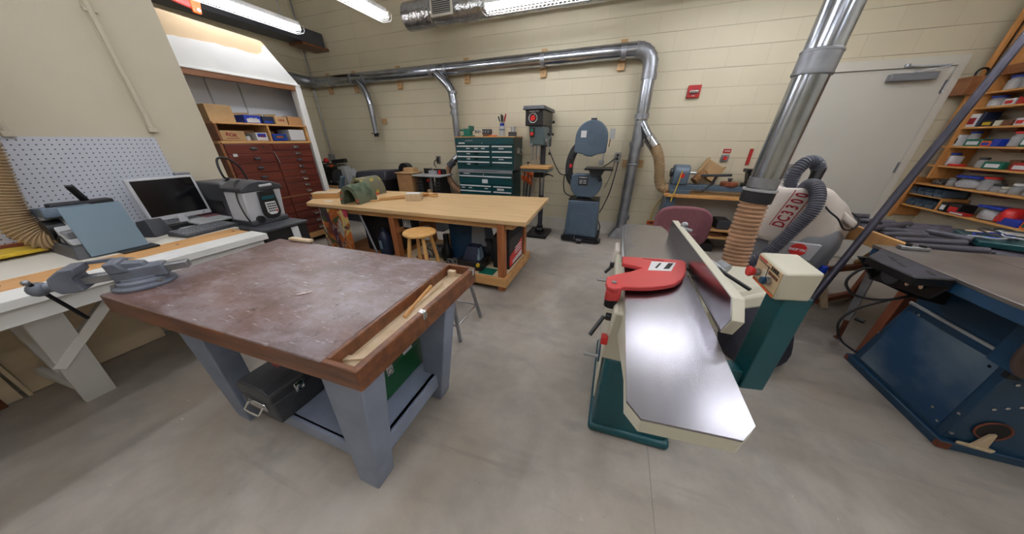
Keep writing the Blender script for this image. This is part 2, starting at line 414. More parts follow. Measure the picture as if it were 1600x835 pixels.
def marks(parent, o, xd, yd, w, h, n, m, ext=.0006, seed=1):
    r = random.Random(seed); xd = V(xd).normalized(); yd = V(yd).normalized(); zd = xd.cross(yd); o = V(o); b = MB(); x = -w/2; s = w/n
    for i in range(n):
        a = o+xd*(x+s*.1); ww = s*r.uniform(.5,.85); hh = h*r.uniform(.6,1)
        b.hex([a-yd*hh/2+zd*0, a+xd*ww-yd*hh/2, a+xd*ww-yd*hh/2+zd*ext, a-yd*hh/2+zd*ext, a+yd*hh/2, a+xd*ww+yd*hh/2, a+xd*ww+yd*hh/2+zd*ext, a+yd*hh/2+zd*ext]); x += s
    return b.build('lettering', m, parent, smooth=False)
def text(body, size, material, parent, name, o, xd, yd, ext=.0008, bold=.0, squeeze=1):
    cu = bpy.data.curves.new('t', 'FONT'); cu.body = body; cu.size = size; cu.extrude = ext; cu.offset = bold; cu.align_x = 'CENTER'; cu.align_y = 'CENTER'
    cu.resolution_u = 3
    ob = bpy.data.objects.new('t', cu); C.objects.link(ob)
    bpy.context.view_layer.update()
    me = bpy.data.meshes.new_from_object(ob.evaluated_get(bpy.context.evaluated_depsgraph_get()))
    bpy.data.objects.remove(ob); bpy.data.curves.remove(cu)
    xd = V(xd).normalized(); yd = V(yd).normalized(); zd = xd.cross(yd)
    X = Matrix((xd*squeeze, yd, zd)).transposed().to_4x4(); X.translation = V(o)
    me.transform(X); me.name = name
    r = parent
    while r is not None and r.parent is not None: r = r.parent
    if r is not None: me.transform(mroot(r).inverted())
    me.materials.clear(); me.materials.append(M(material))
    ob = bpy.data.objects.new(name, me); C.objects.link(ob); ob.parent = parent
    return ob
# ------------------------------------------------------------------ the room
H = 4.2
struct(MB().box(-6.0,3.5,-3.2,4.63,-.1,0).build('floor','floor_concrete',bevel=0,smooth=False))
struct(MB().box(-6.0,3.5,-3.2,4.63,H,H+.1).build('ceiling','white_paint',smooth=False))
w = MB(); w.box(-5.85,1.9,4.48,4.63,0,H); w.box(3.02,3.35,4.48,4.63,0,H); w.box(1.9,3.02,4.48,4.63,2.127,H)
struct(w.build('wall_back','block_wall',smooth=False))
struct(MB().box(-4.1,-3.2,-3.05,1.45,0,H).build('wall_left','wall_paint',smooth=False))
struct(MB().box(-6.0,-5.85,-3.2,4.48,0,H).build('wall_far_left','block_wall',smooth=False))
struct(MB().box(3.35,3.5,-3.2,4.63,0,H).build('wall_right','wall_paint',smooth=False))
struct(MB().box(-5.8,3.35,-3.2,-3.05,0,H).build('wall_front','block_wall',smooth=False))
b = MB(); b.box(-5.8,1.9,4.472,4.48,0,.2); b.box(3.02,3.35,4.472,4.48,0,.2)
struct(b.build('baseboard_back','trim_white',smooth=False))
# vertical panel joints and thin conduits on the left wall
for i, y in enumerate((.588, 1.125)):
    struct(MB().box(-3.2,-3.197,y-.012,y+.012,1.402,H).build('trim_%d' % (i+1),'wall_paint',bevel=.002))
# built-in closet
struct(MB().box(-4.60,-4.55,1.45,3.30,0,2.03).build('wall_closet_back','white_board',smooth=False))
struct(MB().prism('z',[(-4.1,2.95),(-4.1,2.99),(-4.6,3.34),(-5.85,3.34),(-5.85,3.30),(-4.6,3.30)],0,2.03).build('wall_closet_end','white_paint',smooth=False))
struct(MB().prism('x',[(1.45,2.03),(2.99,2.03),(2.68,2.43),(1.45,2.48)],-4.14,-4.1).build('wall_closet_fascia','tan_board',smooth=False))
edge = [(1.45,2.03),(2.99,2.03),(2.702,2.392),(2.668,2.372),(2.66,2.325),(2.60,2.285),(2.5,2.282),(2.38,2.296),(2.3,2.287),(2.22,2.296),(2.1,2.286),(2.02,2.284),(1.95,2.276),(1.9,2.279),(1.82,2.262),(1.72,2.266),(1.6,2.25),(1.45,2.252)]
struct(MB().prism('x',edge,-4.1,-4.094).build('trim_3','white_paint',smooth=False))
struct(MB().prism('z',[(-4.12,1.45),(-4.12,2.97),(-4.6,3.33),(-5.85,3.33),(-5.85,1.45)],2.03,2.05).build('trim_21','white_paint',smooth=False))
struct(MB().box(-4.15,-4.085,1.45,2.99,2.028,2.048).build('trim_4','white_paint',bevel=.003))
struct(MB().box(-4.16,-4.1,1.45,2.93,1.975,2.028).build('trim_5','brown_cab',bevel=.002))
struct(MB().box(-4.2,-4.09,2.925,2.995,0,2.03).build('trim_6','white_paint',bevel=.004))
struct(MB().box(-5.8,-4.15,1.45,2.66,2.40,2.43).build('trim_7','tan_board',bevel=.002))
for i, y in enumerate((1.86,2.22,2.535)):
    struct(MB().box(-4.55,-4.545,y-.004,y+.004,0,2.4).build('trim_%d' % (8+i),'lt_grey',bevel=.001))
for i, (a, b_) in enumerate(((1.46,1.852),(1.868,2.212),(2.228,2.527),(2.543,3.27))):
    struct(MB().box(-4.55,-4.54,a,b_,1.0,2.02).build('trim_%d' % (12+i),'white_board',bevel=.002))
# steel beam through the top of the corner
bm_ = MB(); bm_.box(-5.45,-5.12,-3.05,4.40,2.86,3.05)
struct(bm_.build('beam_steel','dark_grey',bevel=.003))
struct(MB().box(-5.45,-5.12,4.0,4.47,2.82,2.858).build('beam_wood_pad','edge_brown',bevel=.004))

struct(MB().box(.352,.3545,-3,4.4,0,.0006).build('trim_20','concrete_stain',smooth=False))
# door
d = thing('door_1', None, None, (2.46,4.5,0)); d['kind'] = 'structure'
f = MB()
f.box(1.9,1.955,4.455,4.6,0,2.127); f.box(2.965,3.02,4.455,4.6,0,2.127); f.box(1.955,2.965,4.455,4.6,2.045,2.127)
f.build('frame','frame_paint',d)
lf = MB().box(1.958,2.962,4.475,4.52,.008,2.04).build('leaf','door_paint',d,bevel=.002)
cl = MB().box(2.5,2.84,4.41,4.475,1.93,1.995).build('door_closer','grey_plastic',lf,bevel=.006)
a = MB(); a.bar((2.68,4.44,2.0),(2.85,4.35,2.03),.022,.008); a.bar((2.85,4.35,2.036),(2.6,4.455,2.06),.02,.008); a.cyl((2.68,4.44,1.99),(2.68,4.44,2.01),.014); a.cyl((2.6,4.45,2.05),(2.6,4.45,2.075),.02)
a.build('closer_arm','galv_dull',lf,bevel=.001)
for z in (1.87,1.11,.3):
    h = MB(); h.cyl((2.966,4.468,z-.055),(2.966,4.468,z+.055),.009); h.box(2.948,2.986,4.465,4.475,z-.055,z+.055)
    h.build('hinge','zinc',lf)
h = MB(); h.box(1.99,2.045,4.462,4.475,.95,1.12); h.build('lock_plate','galv_dull',lf,bevel=.003)
h = MB(); h.cyl((2.02,4.475,1.02),(2.02,4.42,1.02),.014); h.bar((2.02,4.42,1.02),(2.12,4.42,1.02),.02,.016); h.cyl((2.02,4.475,1.085),(2.02,4.455,1.085),.016)
h.build('handle','steel',lf,bevel=.002)

# ------------------------------------------------------------------ lamps
def fixture(loc, rz, label, L_=1.22):
    t = thing('fluorescent_light', label, 'ceiling light', loc, rz, 'caged fluorescent tube lights')
    h = MB(local=True); h.prism('x',[(-.04,.022),(.04,.022),(.03,.07),(-.03,.07)],-L_/2,L_/2); h.build('housing','lamp_white',t,bevel=.003)
    for y in (-.032,.032):
        q = MB(local=True); q.cyl((-L_/2+.02,y,0),(L_/2-.02,y,0),.0145,n=10); q.build('tube','tube_glow',t)
    for e in (-L_/2,L_/2):
        g = MB(local=True); g.box(min(e,e*.97),max(e,e*.97),-.05,.05,-.02,.03); g.build('lamp_holder','lamp_white',t,bevel=.002)
    k = MB(local=True); n = 30
    for i in range(n+1):
        x = -L_/2-.01+(L_+.02)*i/n
        k.ring([(x,-.075,.03),(x,-.08,-.02),(x,-.055,-.045),(x,.055,-.045),(x,.08,-.02),(x,.075,.03)],.0016,5)
    for y, z in ((-.08,-.01),(.08,-.01),(-.055,-.045),(.055,-.045),(0,-.045)):
        k.cyl((-L_/2-.01,y,z),(L_/2+.01,y,z),.0016,n=5)
    k.build('wire_guard','lamp_white',t)
    for x in (-L_*.35,L_*.35):
        r = MB(local=True); r.cyl((x,0,.07),(x,0,H-loc[2]),.005,n=8); r.build('hanging_rod','galv_dull',t)
    return t
LZ = 2.65
fixture((-4.0,2.51,LZ),90,'caged fluorescent tube light hanging above the white closet fascia')
fixture((-2.7,2.59,LZ),90,'caged fluorescent tube light hanging alone between the dark beam and the foil duct')
fixture((-.94,3.4,LZ),0,'caged fluorescent tube light hanging in front of the foil wrapped duct')
for i, (x, y, r) in enumerate(((1.1,3.4,0),(1.85,2.45,0),(-1.35,.35,90),(.9,.2,90),(-2.6,-.25,90),(-.6,-1.4,0),(2.3,-.4,90),(2.6,1.6,90))):  # unseen: first two read off jointer reflections, the rest added for even light
    fixture((x,y,LZ+.15),r,'unseen caged fluorescent tube light hanging over the workshop')

# camera
cam = bpy.data.cameras.new('camera'); co = bpy.data.objects.new('camera', cam); C.objects.link(co)
co.location = (0,0,1.38); co.rotation_euler = (math.radians(90-25.38),0,math.radians(20.14))
cam.sensor_width = 36; cam.lens = 36*416/1600; cam.clip_start = .02
bpy.context.scene.camera = co
wd = bpy.data.worlds.new('world'); bpy.context.scene.world = wd; wd.use_nodes = True
wd.node_tree.nodes['Background'].inputs['Color'].default_value = (.6,.62,.65,1); wd.node_tree.nodes['Background'].inputs['Strength'].default_value = .3
vs = bpy.context.scene.view_settings
vs.view_transform = 'Standard'; vs.look = 'None'; vs.gamma = 1; vs.use_curve_mapping = False; vs.exposure = .15
# ------------------------------------------------------------------ left wall group
tag(MB().box(-3.2,-3.188,-.9,1.13,.80,1.402).build('pegboard','peg_board',smooth=False),'white perforated pegboard fixed to the wall behind the monitor','pegboard')
for i, (y, z0, z1, lb) in enumerate(((1.135,1.455,H,'thin painted conduit running down the wall above the right edge of the pegboard'),(.585,1.42,H,'thin painted conduit running down the wall above the middle of the pegboard'))):
    t = thing('wall_conduit', lb, 'conduit', (-3.19,y,z0), 0, 'painted conduits on the left wall')
    MB().cyl((-3.186,y,z0),(-3.186,y,z1),.013,n=12).build('pipe','wall_paint',t)
    MB().box(-3.2,-3.17,y-.02,y+.02,z0-.02,z0+.01).build('clip','wall_paint',t,bevel=.002)
    MB().box(-3.2,-3.182,y-.028,y+.028,2.1,2.12).build('clip','wall_paint',t,bevel=.002)

t = thing('work_table', 'white painted timber work table with a bare pine strip, against the pegboard wall', 'table', (-2.75,.25,0))
MB().box(-3.185,-2.57,-.75,1.10,.762,.80).build('tabletop','trim_white',t,bevel=.003)
MB().box(-2.57,-2.38,-.75,1.06,.762,.80).build('tabletop_strip','orange_plank',t,bevel=.003)
MB().box(-2.38,-2.215,-.75,1.08,.758,.798).build('front_board','white_paint',t,bevel=.003)
MB().box(-2.28,-2.245,-.72,1.06,.68,.758).build('apron','white_paint',t,bevel=.003)
for y in (-.55,.2):
    MB().hex([(-2.73,y-.055,0),(-2.69,y-.055,0),(-2.69,y+.055,0),(-2.73,y+.055,0),(-2.35,y-.05,.758),(-2.29,y-.05,.758),(-2.29,y+.05,.758),(-2.35,y+.05,.758)]).build('leg','white_paint',t,bevel=.003)
    MB().bar((-2.95,y-.02,.02),(-3.15,y-.02,.7),.05,.09).build('leg','white_paint',t,bevel=.003)
MB().bar((-2.54,.165,.34),(-2.36,.49,.75),.04,.105,up=(1,0,.3)).build('brace','white_paint',t,bevel=.003)
MB().bar((-2.74,.18,.05),(-3.05,.13,.14),.03,.05).build('foot_rail','white_paint',t,bevel=.003)
MB().box(-3.15,-2.5,.98,1.02,.66,.76).build('end_rail','white_paint',t,bevel=.003)
for i in range(5):
    MB().cyl((-2.475,-.1+.28*i,.799),(-2.475,-.1+.28*i,.8015),.008,n=10).build('screw_head','edge_brown',t)

t = thing('plywood_box', 'low plywood box standing on the floor under the white work table', 'box', (-3.15,.3,0))
MB().box(-3.12,-3.105,.06,.62,.005,.66).build('front_panel','plywood',t,bevel=.002)
MB().box(-3.185,-3.12,.60,.62,.005,.66).build('side_panel','plywood',t,bevel=.002)
MB().hex([(-3.1,.045,0),(-3.085,.045,0),(-3.085,.062,0),(-3.1,.062,0),(-3.0,.03,.66),(-2.985,.03,.66),(-2.985,.045,.66),(-3.0,.045,.66)]).build('corner_strip','plywood',t,bevel=.002)
tag(MB().hex([(-3.12,-.5,0),(-3.1,-.5,0),(-3.1,.03,0),(-3.12,.03,0),(-2.99,-.5,.62),(-2.97,-.5,.62),(-2.97,.03,.62),(-2.99,.03,.62)]).build('plywood_sheet','plywood',bevel=.002),'bare plywood sheet leaning under the left end of the white work table','sheet')
tag(MB().hex([(-3.085,-.4,0),(-3.065,-.4,0),(-3.065,-.02,0),(-3.085,-.02,0),(-2.955,-.4,.6),(-2.935,-.4,.6),(-2.935,-.02,.6),(-2.955,-.02,.6)]).build('wood_board','edge_brown',bevel=.002),'dark brown board edge leaning in front of the plywood sheet under the table','board')
tag(MB().hex([(-3.045,-.4,0),(-3.03,-.4,0),(-3.03,-.06,0),(-3.045,-.06,0),(-2.91,-.4,.6),(-2.895,-.4,.6),(-2.895,-.06,.6),(-2.91,-.06,.6)]).build('pegboard_offcut','peg_board',bevel=.002),'white perforated offcut leaning in front of the brown board under the table','board')
tag(MB().box(-3.185,-3.16,.66,.72,.002,.14).build('yellow_strip','yellow',bevel=.003),'small yellow strip standing on the floor past the plywood box','strip')
# yellow curved sheet
P = [(-.2,0),(.33,0)]+[(.33-.53*i/14, .075*math.sin(PI*min(1,(i/14)*.9+.02))+.01) for i in range(15)]
b = MB(); b.add([], [])
pp = [(-.3,0)]+[(y,0) for y in ()]
top = [(.47-.8*i/16, .09*math.sin(PI*(i/16)*.55+.25)) for i in range(17)]
b.prism('z',[(-2.97,-.3),(-2.97,.42),(-3.0,.44),(-3.05,.43),(-3.1,.40),(-3.14,.34),(-3.165,.25),(-3.175,.1),(-3.18,-.3)],.815,.835)
tag(b.build('yellow_board','yellow',bevel=.004),'yellow board with a rounded corner lying on the table below the pleated hose','board')
tag(MB().box(-3.187,-3.165,-.3,.5,.80,.85).build('wood_strip','frame_red',bevel=.003),'dark wooden strip at the foot of the pegboard behind the yellow board','strip')
# pleated paper-coloured hose
t = thing('dust_hose', 'pleated brown dust hose curving down in front of the pegboard', 'hose', (-3.0,.45,.83))
MB().hose([(-3.03,.50,4.19),(-3.03,.50,2.6),(-3.03,.49,1.7),(-3.03,.455,1.36),(-3.03,.41,1.12),(-3.02,.395,.98),(-2.99,.43,.89),(-2.95,.49,.87)],.062,.0155,.0045,n=28).build('hose','hose_kraft',t)

# belt and disc sander with a blue plate
t = thing('bench_sander', 'bench sander with a tilted blue steel table plate at the end of the pleated hose', 'sander', (-2.85,.52,.80))
b = MB(); b.hex([(-3.02,.42,.80),(-2.62,.42,.80),(-2.62,.62,.80),(-3.02,.62,.80),(-3.0,.44,.86),(-2.66,.44,.86),(-2.66,.6,.86),(-3.0,.6,.86)])
b.build('base','dark_grey',t,bevel=.006)
b = MB(); b.hex([(-3.05,.455,.86),(-2.72,.455,.86),(-2.72,.56,.86),(-3.05,.56,.86),(-3.03,.46,1.0),(-2.95,.46,1.02),(-2.95,.56,1.02),(-3.03,.56,1.0)])
b.build('body','lt_grey',t,bevel=.006)
b = MB(); b.hex([(-3.06,.455,1.0),(-2.84,.455,1.0),(-2.84,.63,1.0),(-3.06,.63,1.0),(-3.05,.46,1.035),(-2.85,.46,1.05),(-2.85,.62,1.05),(-3.05,.62,1.035)])
b.build('top_cover','machine_blue',t,bevel=.004)
b = MB(); b.box(-2.98,-2.9,.5,.72,1.035,1.06); b.build('sanding_belt','black_rubber',t,bevel=.006)
MB().bar((-2.93,.63,1.05),(-2.9,.60,1.15),.03,.02).build('lever','black_plastic',t,bevel=.005)
MB().cyl((-2.9,.5,.93),(-2.9,.44,.93),.055,n=24).build('pulley','black_metal',t,bevel=.003)
MB().torus((-2.83,.455,.85),.05,.006,'y').build('guard_ring','black_metal',t)
MB().box(-2.86,-2.76,.46,.56,.87,.93).build('motor_housing','grey_plastic',t,bevel=.008)
b = MB(); b.hex([(-2.61,.462,.815),(-2.60,.462,.808),(-2.60,.672,.808),(-2.61,.672,.815),(-2.73,.485,1.06),(-2.72,.485,1.052),(-2.72,.69,1.052),(-2.73,.69,1.06)])
b.build('tilting_plate','blue_board',t,bevel=.002)
MB().box(-2.63,-2.53,.55,.69,.80,.812).build('plate_foot','black_plastic',t,bevel=.003)

# monitor
t = thing('monitor', 'silver flat computer monitor with a dark screen on the white table', 'monitor', (-2.98,.98,.80))
sh = lambda z: -2.95-(z-.88)*.12
def slab(y0,y1,z0,z1,d0,d1): return MB().hex([(sh(z0)+d0,y0,z0),(sh(z0)+d1,y0,z0),(sh(z0)+d1,y1,z0),(sh(z0)+d0,y1,z0),(sh(z1)+d0,y0,z1),(sh(z1)+d1,y0,z1),(sh(z1)+d1,y1,z1),(sh(z1)+d0,y1,z1)])
slab(.822,1.148,.868,1.15,-.04,0).build('casing','silver_plastic',t,bevel=.006)
slab(.838,1.132,.900,1.137,0,.0015).build('screen','screen',t,smooth=False)
MB().lathe((-2.95,.98,.80),[(.10,0),(.10,.012),(.03,.02),(.02,.09)],32).build('stand','silver_plastic',t,bevel=.002)
MB().cyl((sh(.88)+.001,1.10,.885),(sh(.88)+.004,1.10,.885),.004,n=10).build('power_button','chrome',t)
tag(MB().box(-2.925,-2.88,.86,1.03,.80,.845).build('sound_bar','black_plastic',bevel=.008),'small black sound bar standing at the foot of the monitor','speaker')
t = thing('keyboard', 'flat grey keyboard lying in front of the monitor', 'keyboard', (-2.68,.95,.80), 8)
b = MB(local=True); b.hex([(-.08,-.14,0),(.09,-.14,0),(.09,.17,0),(-.08,.17,0),(-.08,-.14,.03),(.09,-.14,.018),(.09,.17,.018),(-.08,.17,.03)]); b.build('keyboard_body','dark_grey',t,bevel=.004)
k = MB(local=True)
for i in range(5):
    for j in range(15): k.cbox((-.06+i*.031,-.122+j*.0195,.031-.0022*i*1.0),(.022,.015,.006))
k.build('keys','grey_plastic',t)
tag(MB(Matrix.Translation((-2.86,.79,.80))@rot('Z',25)).hex([(-.05,-.05,0),(.05,-.05,0),(.06,.06,0),(-.05,.06,0),(-.05,-.03,.10),(.02,-.03,.115),(.02,.06,.105),(-.05,.06,.09)]).build('desk_speaker','dark_grey',bevel=.006),'dark grey wedge speaker beside the lower left corner of the monitor','speaker')
tag(MB().box(-3.18,-3.13,1.12,1.2,1.10,1.16).build('wall_box','galv_dull',bevel=.004),'small metal electrical box on the wall above the monitor corner','electrical box')
tag(MB().pipe([(-2.88,.9,.806),(-2.84,1.04,.806),(-2.78,1.1,.806),(-2.66,1.12,.806),(-2.6,1.06,.806)],.004).build('table_cable','black_rubber'),'thin black cable lying on the table between sound bar and keyboard','cable')
tag(MB().box(-2.33,-2.24,.52,.68,.7985,.8).build('paper_note','paper',bevel=0),'loose white paper note on the front edge of the white work table','paper')

# black stand + carving machine
t = thing('black_stand', 'black cabinet stand under the keypad carving machine', 'cabinet', (-2.7,1.27,0))
MB().box(-3.17,-2.29,1.10,1.42,.78,.80).build('top_board','dark_grey',t,bevel=.004)
MB().box(-3.15,-2.31,1.11,1.41,.03,.78).build('body','black_plastic',t,bevel=.004)
MB().box(-2.31,-2.305,1.29,1.34,.66,.77).build('label','label_white',t)
MB().box(-2.312,-2.3,1.14,1.27,.3,.32).build('handle','dark_grey',t,bevel=.003)
t = thing('carving_machine', 'grey and black tabletop carving machine with a white keypad', 'machine', (-2.7,1.27,.80))
P = [(1.145,.835),(1.39,.835),(1.425,1.06),(1.41,1.085),(1.33,1.108),(1.25,1.108),(1.17,1.085),(1.16,1.06)]
b = MB(); b.hex([(-2.72,1.15,.82),(-2.50,1.15,.82),(-2.50,1.395,.82),(-2.72,1.395,.82),(-2.72,1.165,1.045),(-2.485,1.165,1.045),(-2.485,1.415,1.045),(-2.72,1.415,1.045)])
b.build('front_housing','silver_plastic',t,bevel=.01)
b = MB(); b.prism('x',[(1.155,1.04),(1.425,1.04),(1.425,1.07),(1.36,1.10),(1.28,1.112),(1.21,1.10),(1.155,1.07)],-2.73,-2.475); b.build('top_hood','dark_grey',t,bevel=.008)
b = MB(); b.box(-2.73,-2.475,1.145,1.40,.80,.835); b.build('foot_rail','dark_grey',t,bevel=.006)
U = [(1.25,1.035),(1.36,1.04)]+[(1.30+.062*math.cos(a),.885+.062*math.sin(a)) for a in [math.radians(-x*18) for x in range(0,11)]]
b = MB(); b.prism('x',U,-2.488,-2.474); k = b.build('keypad_bezel','black_plastic',t,bevel=.004)
MB().prism('x',[(1.262,1.0),(1.345,1.0),(1.342,.975),(1.262,.975)],-2.474,-2.471).build('display','teal',k)
MB().prism('x',[(1.27,.955),(1.34,.955),(1.342,.88),(1.325,.86),(1.285,.86),(1.268,.88)],-2.474,-2.471).build('keypad','paper',k)
q = MB()
for i in range(4):
    for j in range(4): q.box(-2.471,-2.469,1.277+j*.0155,1.289+j*.0155,.935-i*.018,.945-i*.018)
q.build('key_buttons','dark_grey',k)
b = MB(); b.box(-2.473,-2.468,1.325,1.338,.877,.889); b.build('stop_key','red_plastic',k)
b = MB(); b.bar((-2.47,1.27,1.075),(-2.47,1.355,1.078),.02,.018); b.build('hood_handle','silver_plastic',t,bevel=.006)
b = MB(); b.cyl((-2.49,1.21,.838),(-2.473,1.21,.838),.028); b.build('vacuum_port','black_plastic',t)
b = MB(); b.prism('y',[(-3.16,.80),(-2.72,.80),(-2.72,1.07),(-2.76,1.095),(-3.08,1.095),(-3.14,1.07),(-3.16,1.0)],1.17,1.41); b.build('rear_housing','dark_grey',t,bevel=.012)
b = MB(); b.box(-3.17,-3.14,1.16,1.42,.80,1.06); b.build('end_plate','frame_red',t,bevel=.01)
b = MB(); b.box(-3.1,-2.8,1.165,1.17,.83,.96); b.build('feed_opening','black_plastic',t)
b = MB(); b.box(-3.06,-2.74,.97,1.165,.832,.848); b.build('feed_tray','lt_grey',t,bevel=.005)
b = MB(); b.box(-3.04,-2.9,1.08,1.165,.848,.853); b.build('tray_pad','chair_mauve',t,bevel=.002)
b = MB(); b.pipe([(-2.9,1.28,1.09),(-2.74,1.24,1.12),(-2.68,1.19,1.14),(-2.68,1.185,1.22),(-2.7,1.21,1.265),(-2.72,1.27,1.262),(-2.72,1.325,1.2),(-2.73,1.35,1.1)],.007); b.build('drive_cable','black_rubber',t)
b = MB(); b.pipe([(-2.66,1.26,1.11),(-2.58,1.19,1.10),(-2.52,1.14,1.0),(-2.5,1.135,.9),(-2.5,1.15,.83)],.005); b.build('power_cable','black_rubber',t)

# drawer cabinet and shelf in the closet
X = -4.1
t = thing('drawer_cabinet', 'tall red-brown cabinet of shallow drawers with a pine side, inside the white closet', 'cabinet', (-4.3,2.42,0))
MB().box(-4.53,-4.105,1.93,2.9,.10,1.35).build('carcass','red_cab',t,bevel=.003)
MB().box(-4.53,-4.095,1.905,1.93,.10,1.37).build('side_panel','brown_cab',t,bevel=.003)
MB().box(-4.53,-4.095,1.90,2.935,1.35,1.375).build('top_board','pine_y',t,bevel=.003)
MB().box(-4.53,-4.095,1.90,2.93,.07,.15).build('plinth','pine_y',t,bevel=.003)
MB().box(-4.106,-4.09,1.93,2.9,.685,.70).build('divider_strip','brown_cab',t,bevel=.002)
def drawer(y0,y1,z0,z1,pull=True,dark=False,knob='chrome'):
    d_ = MB().box(-4.112,-4.092,y0,y1,z0,z1).build('drawer','red_cab',t,bevel=.003)
    yc = (y0+y1)/2 + (.03 if y1-y0 > .3 else .0); zc = (z0+z1)/2
    h = MB(); h.prism('y',[(-4.092,zc-.014),(-4.070,zc-.014),(-4.066,zc+.004),(-4.092,zc+.016)],yc-.03,yc+.03)
    h.build('pull',knob,d_,bevel=.003)
    MB().box(-4.092,-4.089,yc-.035,yc+.035,zc+.014,zc+.018).build('label_holder',knob,d_)
for i in range(6):
    z1 = 1.345-i*.108
    drawer(1.938,2.40,z1-.102,z1,knob='dark_grey')
for i in range(8):
    z1 = 1.345-i*.081
    drawer(2.42,2.89,z1-.076,z1,knob='chrome' if i not in (2,) else 'dark_grey')
for i in range(5):
    z1 = .68-i*.106
    drawer(2.42,2.89,z1-.10,z1,knob='chrome'); drawer(1.938,2.40,z1-.10,z1,knob='dark_grey')
MB().box(-4.092,-4.089,1.98,2.02,1.215,1.245).build('sticker','label_white',t)
MB().box(-4.092,-4.086,2.30,2.31,1.30,1.32).build('lock','chrome',t)
MB().bar((-4.088,2.405,1.26),(-4.085,2.43,1.12),.008,.008).build('hasp','zinc',t)

t = thing('cubby_shelf', 'open two-bay wooden shelf unit standing on the drawer cabinet', 'shelf', (-4.3,2.42,1.376))
for y in (1.93,2.43,2.895): MB().box(-4.5,-4.10,y,y+.02,1.376,1.55).build('upright','brown_cab' if y < 2 else 'pine_z',t,bevel=.002)
MB().box(-4.5,-4.095,1.92,2.92,1.55,1.568).build('top_board','pine_y',t,bevel=.002)
MB().box(-4.5,-4.485,1.95,2.9,1.376,1.55).build('back_panel','brown_cab',t,bevel=.001)
MB().box(-4.49,-4.10,1.95,2.43,1.378,1.383).build('shelf_liner','pine_y',t)
def carton(name,label,y0,y1,z0,h,x0,x1,m,lab=None,lm='label_white',cat='box',txt=None,tm='ink_red',flap=False,g=None):
    t = thing(name,label,cat,((x0+x1)/2,(y0+y1)/2,z0),0,g)
    MB().box(x0,x1,y0,y1,z0,z0+h).build('carton',m,t,bevel=.003)
    if lab: MB().box(x1,x1+.0015,y0+(y1-y0)*.12,y0+(y1-y0)*.88,z0+h*lab[0],z0+h*lab[1]).build('printed_panel',lm,t)
    if txt: marks(t,(x1+.003,(y0+y1)/2,z0+h*.55),(0,1,0),(0,0,1),(y1-y0)*.5,h*.3,4,tm,seed=int(y0*100))
    if flap: MB().bar((x0+.01,y0,z0+h),(x0+.0,y1,z0+h+.012),.01,.05).build('flap','cardboard_light',t,bevel=.002)
    return t
q = carton('cardboard_box','large brown cardboard box on the cubby shelf, biggest of the row',1.93,2.16,1.569,.165,-4.42,-4.14,'cardboard_light')
text('OO',.05,'ink',q,'lettering',(-4.28,1.928,1.68),(1,0,0),(0,0,1))
carton('cardboard_box','dark-sided cardboard box with a blue and white front on the cubby shelf',2.25,2.42,1.569,.085,-4.34,-4.14,'blue_plastic',(.1,.55),flap=True,txt='TOOLS',tm='label_white')
carton('cardboard_box','small black and blue printed box between two boxes on the cubby shelf',2.435,2.56,1.569,.08,-4.34,-4.14,'blue_black',(.15,.4),'blue_plastic',flap=True)
carton('cardboard_box','pale cardboard box with red printing on the cubby shelf',2.575,2.72,1.569,.09,-4.34,-4.14,'cardboard_light',txt='XPS',flap=True)
carton('cardboard_box','plain brown cardboard box at the closet-post end of the cubby shelf',2.735,2.91,1.569,.10,-4.36,-4.14,'cardboard')
carton('cardboard_box','brown cardboard box with a red stamp inside the cubby shelf',1.965,2.19,1.384,.10,-4.4,-4.13,'cardboard_light',txt=None)
q = [o for o in bpy.data.objects if o.get('label','').startswith('brown cardboard box with a red stamp')][0]
text('ROR',.05,'ink_red',q,'lettering',(-4.128,2.06,1.44),(0,1,-.15),(0,.15,1),bold=.001)
MB().box(-4.13,-4.128,2.01,2.12,1.402,1.408).build('stamp_line','ink_red',q)
carton('cardboard_box','open white and blue printed box with papers inside the cubby shelf',2.30,2.42,1.384,.085,-4.36,-4.13,'label_white',(.45,.9),'blue_plastic',flap=True,txt='88')
carton('cardboard_box','open bright blue box inside the second bay of the cubby shelf',2.48,2.645,1.384,.075,-4.36,-4.13,'blue_plastic',(.3,.8),'teal',flap=True,txt='BITS',tm='speck_orange')
carton('cardboard_box','white ribbed box inside the second bay of the cubby shelf',2.69,2.885,1.384,.13,-4.36,-4.13,'label_white')
q = thing('jar','small white jar with a dark lid inside the cubby shelf','jar',(-4.2,2.24,1.384))
MB().cyl((-4.2,2.24,1.384),(-4.2,2.24,1.43),.026).build('jar_body','label_white',q); MB().cyl((-4.2,2.24,1.43),(-4.2,2.24,1.442),.028).build('lid','green_plastic',q)
q = tag(MB().cyl((-4.3,2.27,1.384),(-4.3,2.27,1.46),.02).build('canister','red_paint',bevel=.003),'small red canister behind the white jar inside the cubby shelf','can')
